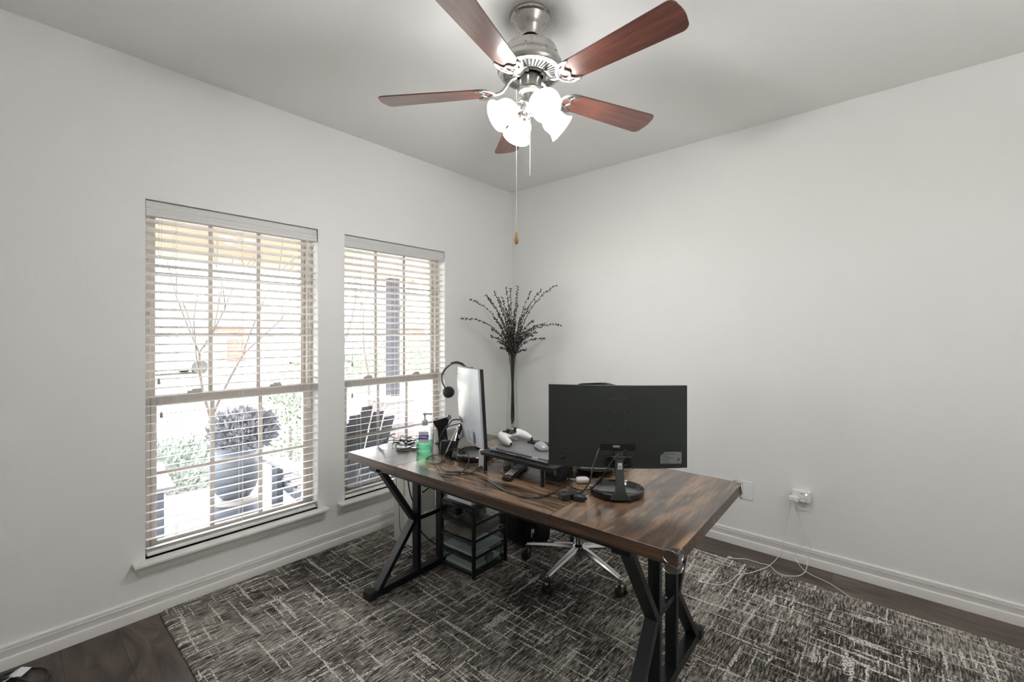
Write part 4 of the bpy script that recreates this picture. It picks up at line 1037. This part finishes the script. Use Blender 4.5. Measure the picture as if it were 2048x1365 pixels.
# ================================================================== DRAWER UNIT
du = thing('drawer_tower', 'black frame tower of four smoky clear drawers standing on the rug under the desk', 'drawer tower', (.85,-1.325,RZ), rad(2))
DW, DD, DH = .270, .275, .405
P0 = (-DW/2, DW/2); Q0 = (-DD/2, DD/2)
f = MB()
for x in P0:
    for y in Q0: f.box(x-.0085,x+.0085,y-.0085,y+.0085,.0,DH)
for zz in (.018,.110,.205,.300,.393):
    for y in Q0: f.box(P0[0],P0[1],y-.006,y+.006,zz-.006,zz+.006)
    for x in P0: f.box(x-.006,x+.006,Q0[0],Q0[1],zz-.006,zz+.006)
f.build('frame', M['metalblack'], du, bevel=.0015)
MB().box(-DW/2,DW/2,-DD/2,DD/2,.394,.400).build('top_tray', M['black'], du)
for x in P0:
    for y in Q0: MB().lathe([(0,-.004),(.006,-.004),(.006,.0)],12,Matrix.Translation((x,y,.004))).build('foot', M['nickel'], du)
cont = [('papers_low',M['button'],.020),('papers_flat',M['paper'],.010),('papers_mixed',M['paper2'],.030),('gadgets',M['black'],.035)]
for k in range(4):
    z0_ = .026+.0945*k; z1_ = z0_+.072
    m = MB(); a_ = .010; X0_,X1_,Y0_,Y1_ = -DW/2+.012,DW/2-.012,-DD/2-.004,DD/2-.010
    m.box(X0_,X1_,Y0_,Y1_,z0_,z0_+.0015).box(X0_,X0_+.0015,Y0_,Y1_,z0_,z1_).box(X1_-.0015,X1_,Y0_,Y1_,z0_,z1_).box(X0_,X1_,Y0_,Y0_+.0015,z0_,z1_).box(X0_,X1_,Y1_-.0015,Y1_,z0_,z1_)
    d = m.build('drawer', M['smoke'], du, smooth=0)
    MB().box(X0_-.002,X1_+.002,Y0_-.004,Y0_,z1_-.006,z1_+.004).build('drawer_lip', M['black'], d, bevel=.001)
    if k==0: MB().box(.10,.1225,-.01,.045,z0_+.01,z0_+.05).build('label_card', M['grey'], d)
# contents are things of their own
def local(x,y,zz): c_,s_=math.cos(rad(2)),math.sin(rad(2)); return (.85+x*c_-y*s_, -1.325+x*s_+y*c_, RZ+zz)
def stack(name, label, cat, z0_, h_, m_, w_=.215, d_=.24, n_=5, mix=None):
    mb = MB()
    for q in range(n_):
        mb.box(-w_/2,w_/2,-d_/2,d_/2,h_*q/n_+.0004,h_*(q+1)/n_-.0002,Matrix.Translation((random.uniform(-.003,.003),random.uniform(-.003,.003),0))@Matrix.Rotation(random.uniform(-.012,.012),4,'Z'))
    o = mb.build(name, m_, None, loc=local(0,-.005,z0_), rot=(0,0,rad(2)), smooth=0); return tag(o, label, cat)
stack('paper_pile','loose papers lying in the bottom drawer of the black tower','papers',.0282,.018,M['button'],n_=4)
stack('paper_stack','flat pale paper stack in the second drawer from the bottom of the tower','papers',.1227,.012,M['paper'],w_=.236,d_=.26,n_=2)
stack('folder_pile','mixed brown and white folders in the third drawer from the bottom of the tower','folders',.2172,.036,M['paper2'],n_=7)
o = stack('paper_pile_top','thick stack of white papers on the very top of the drawer tower','papers',.4005,.052,M['paper'],w_=.20,d_=.24,n_=14); o.name='paper_stack_loose'
gb = MB().box(-.10,-.01,-.12,-.03,0,.045).box(.01,.09,-.10,.02,0,.035).build('camera_case', M['black'], None, loc=local(0,0,.3118), rot=(0,0,rad(2)), bevel=.006); tag(gb,'small black cases inside the top drawer of the tower','case')

# ================================================================== WHITE CASE (tower) against the window wall
wc = thing('air_purifier', 'tall white box-shaped appliance standing under the left end of the desk by the wall', 'appliance', (.335,-1.372,RZ), rad(6.5))
MB().box(-.092,.092,-.098,.098,.004,.47).build('body', M['whitecase'], wc, bevel=.004)
MB().box(-.094,-.0,-.101,-.098,.006,.468).build('front_panel', M['whitecase'], wc, bevel=.0015)
MB().box(.075,.080,-.0986,-.0978,.02,.46).build('seam', M['grey'], wc)
MB().box(-.085,.085,-.09,.09,0,.006).build('base', M['grey'], wc)

# ================================================================== BACKPACK
bp_ = thing('backpack', 'black fabric backpack slumped on the rug between drawer tower and chair base', 'backpack', (.875,-.870,RZ), rad(-14))
m = MB(); rings = []
for zz, w_, d_, oy in ((0,.15,.09,0),(.02,.175,.105,0),(.12,.18,.11,.0),(.24,.17,.10,.01),(.34,.145,.08,.02),(.40,.10,.055,.03),(.42,.04,.02,.03)):
    rings.append([(x,y+oy,zz) for x,y in rrect(w_,d_,min(w_,d_)*.5,6)])
m.loft(rings).build('body', M['fabric'], bp_, smooth=60, sub=1)
MB().loft([[(x,y-.115,zz) for x,y in rrect(w_,.02,.015,4)] for zz,w_ in ((.03,.11),(.06,.13),(.16,.125),(.20,.09))]).build('front_pocket', M['fabric'], bp_, smooth=60)
MB().tube([(.155,-.02,.06),(.195,-.05,.11),(.205,-.06,.17),(.185,-.04,.235),(.150,-.02,.27)],.014,8,flat=.3).build('shoulder_strap', M['fabric'], bp_)
MB().tube([(.150,-.05,.02),(.185,-.07,.05),(.20,-.075,.12)],.010,8,flat=.3).build('side_strap', M['fabric'], bp_)
MB().box(-.125,-.09,-.112,-.105,.01,.03).build('white_tag', M['white'], bp_)
MB().box(.185,.19,-.085,-.06,.09,.14).build('strap_patch', M['labelwhite'], bp_)

# ================================================================== VASE WITH BRANCHES
VX, VY = .311, -.349
vs_ = thing('vase', 'tall slender clear glass floor vase of bare catkin branches in the room corner', 'vase', (VX,VY,RZ+.0004))
MB().lathe([(0,.004),(.075,.004),(.078,.02),(.074,.30),(.058,.55),(.044,.80),(.037,1.0),(.036,1.08),(.039,1.14),(.045,1.165),(.046,1.170),(.043,1.168),(.036,1.14),(.033,1.08),(.034,1.0),(.041,.80),(.055,.55),(.071,.30),(.072,.03),(0,.03)],40,cap=False).build('glass_body', M['vaseglass'], vs_, smooth=60)
MB().lathe([(.0,0),(.078,0),(.078,.006),(.0,.006)],40).build('base', M['vaseglass'], vs_)
br_ = MB(); cat_ = MB()
def cvec(px, py, dd=0): # camera-right, up, toward the corner
    return cr*px + cf*dd + Vector((0,0,py))
tips = [(925,640),(943,602),(972,594),(978,600),(987,585),(1004,598),(1012,577),(1020,578),(1034,577),(1013,620),(998,600),(1060,585),(1080,583),(1110,573),(1118,652),(1087,650),(1085,679),(1072,665),(1062,645),(982,674),(983,660),(1002,696),(1040,640),(1025,640),(1033,610),(996,630),(1050,620),(1045,665),(1008,650),(1020,665),(990,640),(1066,655),(1015,632),(1029,650),(1036,668),(1010,676),(1022,692),(1044,655),(1003,667),(1032,690),(1018,612),(1027,625),(1050,700),(996,684),(1062,672),(1012,660)]
mx_, my_ = 1024, 720
random.seed(11)
for i,(tx,ty) in enumerate(tips):
    dx = (tx-mx_)*3.8/895; dz = (my_-ty)*3.8/895
    dd = random.uniform(-.16,.05)
    if i in (0,14): dd = -.13
    top = Vector((0,0,1.165))
    e = cvec(dx,dz,dd); a0 = cvec(random.uniform(-.015,.015), -.52+random.uniform(-.03,.05), random.uniform(-.015,.015))
    m0 = cvec(dx*.06, 0, dd*.05)
    # rise first, then spread outwards
    horiz = abs(dx)/(abs(dz)+.05)
    k1 = cvec(dx*.26, dz*(.36+.25*min(horiz,1.2)), dd*.3); k2 = cvec(dx*.62, dz*(.70+.24*min(horiz,1.2)), dd*.65)
    pts = [top+p_ for p_ in (a0,m0,k1,k2,e)]
    # keep the tips clear of the two walls
    pts = [Vector((max(p_.x,-VX+.012), min(p_.y,-VY-.012), p_.z)) for p_ in pts]
    sp_ = spline(pts,6)
    br_.tube(pts,.002,5,radii=lambda t:.0024-.0010*t)
    Ls = len(sp_)
    for j in range(8,Ls,1):
        for rep in (0,1,2):
            if random.random() < .85:
                c0 = sp_[j-1].lerp(sp_[j], random.random()); dr = (sp_[j]-sp_[j-1]).normalized(); sd = dr.orthogonal().normalized(); sd.rotate(Matrix.Rotation(random.uniform(0,2*PI),3,dr))
                q = (dr*1.1+sd).to_track_quat('Z','Y').to_matrix().to_4x4()
                cat_.lathe([(0,0),(.0032,.003),(.0042,.008),(.0026,.014),(0,.018)],5,Matrix.Translation(c0+sd*.0015)@q, mi=0 if random.random()<.75 else 1)
bo = br_.build('branches', M['stem'], vs_, smooth=60)
bo['kind'] = 'stuff'
co_ = cat_.build('catkins', [M['stem'],M['bud']], bo, smooth=60); co_['kind'] = 'stuff'

# ================================================================== OUTSIDE
PF = -.12
struct(MB().box(-2.35,-TH,-6.0,3.2,PF-.15,PF).build('porch_floor', M['concrete'], smooth=0))
struct(MB().box(-60,-2.35,-60,60,-.9,-.38).build('ground', M['lawn'], smooth=0))
struct(MB().box(-2.35,-TH,-6.0,3.2,2.52,2.62).build('porch_ceiling', M['porchpaint'], smooth=0))
struct(MB().box(-2.45,-2.20,-6.0,3.2,2.13,2.52).build('porch_beam', M['beam'], bevel=.01))
struct(MB().box(-.42,-TH,-.62,-.50,PF,2.52).build('trim_2', M['brick'], smooth=0))
# porch column: dark post on a stone pier
pc = thing('porch_column', 'dark square porch post on a stone pier with a pale cap outside the second window', 'porch column', (-2.32,.235,-.38))
MB().box(-.20,.20,-.20,.20,0,.90).build('stone_pier', M['column'], pc, smooth=0)
MB().box(-.24,.24,-.24,.24,.90,.955).build('cap_stone', M['cap'], pc, bevel=.01)
MB().box(-.065,.065,-.065,.065,.955,2.515).build('post', M['post'], pc, smooth=0)
MB().prism([(0,1.75),(.45,2.515),(.33,2.515),(0,1.95)],-.05,.05,Matrix.Rotation(PI/2,4,'Z')@Matrix.Rotation(PI/2,4,'X')).build('brace', M['cap'], pc)

# planter urn on a drum with lavender
pu = thing('flower_pot', 'big round blue-grey flower pot on a drum pedestal on the porch', 'planter', (-1.21,-1.975,PF)); pu.scale = (.86,.86,1)
MB().lathe([(0,0),(.17,0),(.185,.02),(.185,.17),(.17,.19),(0,.19)],40).build('drum', M['pot'], pu)
MB().lathe([(0,.19),(.20,.19),(.21,.20),(.20,.215),(0,.215)],40).build('saucer', M['cap'], pu)
MB().lathe([(0,.215),(.11,.215),(.16,.27),(.205,.38),(.215,.46),(.205,.55),(.180,.60),(.190,.625),(.180,.63),(.165,.60),(0,.58)],44).build('urn', M['pot'], pu, smooth=50)
def bush(name, c, r, n, m, parent=None, lsz=.03, up=.0, seed=1):
    random.seed(seed); b_ = MB()
    for _ in range(n):
        while True:
            p = Vector((random.uniform(-1,1),random.uniform(-1,1),random.uniform(-1,1)))
            if .35 < p.length < 1: break
        q = Vector((p.x*r[0],p.y*r[1],p.z*r[2]))
        d = (p+Vector((random.uniform(-.5,.5),random.uniform(-.5,.5),random.uniform(-.2,.6)+up))).normalized()
        s = d.orthogonal().normalized(); s.rotate(Matrix.Rotation(random.uniform(0,6.28),3,d)); L_ = lsz*random.uniform(.7,1.5)
        c0 = Vector(c)+q; a_ = c0; b2 = c0+d*L_*.5+s*L_*.22; c2 = c0+d*L_; d2 = c0+d*L_*.5-s*L_*.22
        b_.add([a_,b2,c2,d2],[(0,1,2,3)])
    return b_.build(name, m, parent, smooth=0)
lv = bush('lavender_plant', (.05,.05,.74), (.27,.27,.16), 2600, M['lavender'], pu, .05, .6, 3); lv['kind'] = 'stuff'
hd = bush('groundcover_bed', (-3.7,-2.5,-.15), (1.15,1.5,.34), 9000, M['hedge'], None, .055, .5, 4)
tag(hd, 'low frosty green groundcover bed beyond the porch', 'groundcover', kind='stuff')
mu_ = MB().box(-5.0,-2.36,-5.0,3.0,-.40,-.36).build('mulch_bed', M['mulch'], None, smooth=0); struct(mu_)
for i,(c,r,lab_) in enumerate([((-2.9,-.85,.25),(.30,.34,.48),'leafy green shrub outside by the right side of the first window'),((-9.5,3.2,.5),(1.1,1.5,.75),'round green shrub far outside seen low in the second window'),((-10.5,6.2,.6),(1.2,1.4,.8),'green shrub far outside to the right of the dark porch post')]):
    bo = thing('shrub', lab_, 'shrub', (c[0],c[1],-.38))
    bush('foliage', (0,0,c[2]+.38), r, 1300, M['bushleaf'], bo, .05 if i==0 else .16, .3, 20+i)['kind']='stuff'
    MB().cyl((0,0,0),(0,0,c[2]+.38),.02+.03*(i>0),n=8).build('stem', M['bark'], bo)
# porch chairs
def adirondack(loc, rz, label):
    t = thing('porch_chair', label, 'porch chair', loc, rz, 'grey slatted chairs on the porch')
    m_ = M['chairplastic']
    for s_ in (-1,1):
        MB().bar((.30,s_*.27,0),(.30,s_*.27,.50),.05,.09,up=(1,0,0)).build('leg', m_, t, bevel=.004)
        MB().bar((-.34,s_*.27,0),(-.30,s_*.27,.48),.05,.07,up=(1,0,0)).build('leg', m_, t, bevel=.004)
        MB().box(-.36,.40,s_*.29-.065,s_*.29+.065,.50,.522).build('armrest', M['tablepale'], t, bevel=.006)
        MB().bar((.32,s_*.23,.33),(-.32,s_*.23,.20),.02,.09).build('side_rail', m_, t)
    s2 = MB()
    for k in range(6):
        x = .34-.105*k; s2.box(x-.045,x+.045,-.26,.26,.375-.022*k,.393-.022*k)
    s2.build('seat', M['tablepale'], t, bevel=.003)
    for k in range(5):
        y = -.20+.10*k; MB().bar((-.26,y,.25),(-.50,y,.98-.05*abs(k-2)),.09,.018,up=(1,0,.2)).build('back_slat', m_, t, bevel=.004)
    MB().bar((-.345,-.25,.52),(-.345,.25,.52),.02,.06).build('back_rail', m_, t)
    return t
adirondack((-1.15,-2.78,PF), rad(175), 'grey slatted porch chair left of the big flower pot')
adirondack((-.66,-1.47,PF), rad(184), 'grey slatted porch chair right of the big flower pot')
# bare trees
def tree(loc, h, seed, label, lean=(0,0), r0=.06, spread=1.0, depth=4, r1=None):
    random.seed(seed); t = thing('bare_tree', label, 'tree', loc)
    tr = MB(); bb = MB()
    def grow(p, d, L_, r, lv_):
        q1 = p + d*L_*.5 + Vector((random.uniform(-1,1),random.uniform(-1,1),0))*L_*.05; q = p + d*L_
        (tr if lv_==0 else bb).tube([p,q1,q], r, 6 if lv_<2 else 4, radii=lambda t_: r*(1-.35*t_))
        if lv_ >= depth: return
        for k in range(2 if lv_==0 else random.choice((2,3))):
            nd = (d*1.2 + Vector((random.uniform(-1,1)*spread,random.uniform(-1,1)*spread,random.uniform(0,.8)))).normalized()
            grow(q if k<2 else q1, nd, L_*random.uniform(.6,.85), r*.62, lv_+1)
    grow(Vector((0,0,0)), Vector((lean[0],lean[1],1)).normalized(), h*.35, r0, 0)
    tr.build('trunk', M['bark'], t, smooth=60); bb.build('branches', M['bark'], t, smooth=60)
tree((-2.50,-1.76,-.36), 2.5, 5, 'bare tree with a pale trunk outside the first window', (-.10,-.02), .027, .8)
tree((-3.1,-.35,-.38), 3.6, 8, 'bare thin-stemmed tree outside the left part of the second window', (-.1,.12), .05, .7)
tree((-3.3,.55,-.38), 3.4, 9, 'bare twiggy tree outside beside the dark porch post', (.05,-.1), .035, .7)
# far side: houses, cars, across the street
def house(loc, rz, w_, d_, h_, label, wallm):
    t = thing('house', label, 'house', loc, rz)
    MB().box(-d_/2,d_/2,-w_/2,w_/2,0,h_).build('wall', M['cap'], t, smooth=0)
    MB().box(d_/2,d_/2+.10,-.85,.85,0,2.3).build('brick_panel', wallm, t, smooth=0)
    MB().prism([(-w_/2-.5,h_),(w_/2+.5,h_),(0,h_+w_*.24)],-d_/2-.4,d_/2+.4,Matrix.Rotation(PI/2,4,'Z')@Matrix.Rotation(PI/2,4,'X')).build('roof', M['roof'], t, smooth=0)
    MB().box(d_/2+.10,d_/2+.16,-.95,-.15,0,1.9).build('front_door', M['tan'], t)
    for y in (w_*.15,w_*.32):
        wn = MB().box(d_/2,d_/2+.05,y,y+1.3,.8,2.1).build('window', M['cap'], t); MB().box(d_/2+.05,d_/2+.07,y+.08,y+1.22,.88,2.02).build('pane', M['cap'], wn)
house((-32.6,7.2,-.4), rad(-14), 7.5, 6, 2.9, 'red brick house across the street seen through the first window', M['brick'])
house((-30.0,20.5,-.4), rad(-30), 9, 7, 2.9, 'red brick house across the street seen through the second window', M['brick'])
def car(loc, rz, label):
    t = thing('car', label, 'car', loc, rz)
    m_ = MB(); rings = []
    for y, zt_, zb_ in ((-2.2,.62,.30),(-2.0,.78,.22),(-1.0,.90,.20),(-.55,1.28,.20),(.6,1.42,.20),(1.4,1.12,.20),(1.95,.98,.22),(2.2,.80,.32)):
        rings.append([(-.85,y,zb_),(.85,y,zb_),(.86,y,(zb_+zt_)/2),(.66,y,zt_),(-.66,y,zt_),(-.86,y,(zb_+zt_)/2)])
    m_.loft(rings).build('body', M['carpaint'], t, smooth=50, bevel=.05)
    MB().box(-.865,.865,-.5,1.2,.92,1.16).build('side_glass', M['grey'], t, bevel=.03)
    for x in (-.8,.8):
        for y in (-1.35,1.35): MB().cyl((x-.1,y,.32),(x+.1,y,.32),.32,n=24).build('wheel', M['tyre'], t)
car((-21.5,1.2,-.4), rad(8), 'silver car parked across the street, left in the first window')
car((-23.5,9.4,-.4), rad(8), 'silver car parked across the street, right in the first window')

# ================================================================== ADDED FILL LIGHT shaped as a torchiere, out of frame
tl = thing('fill_uplight', 'added fill uplight on a black pole, unseen beyond the right edge', 'fill light', (4.05,-2.1,.0006))
MB().lathe([(0,0),(.14,0),(.145,.01),(.13,.022),(.02,.03),(0,.03)],40).build('base', M['black'], tl)
MB().cyl((0,0,.028),(0,0,1.68),.011,n=16).build('pole', M['black'], tl)
MB().lathe([(0,1.67),(.05,1.675),(.12,1.71),(.175,1.775),(.180,1.785),(.172,1.782),(.115,1.72),(.05,1.69),(0,1.685)],40).build('lamp_shade', M['white'], tl, smooth=50)
flo.parent = tl; flo.location = (0,0,1.765)
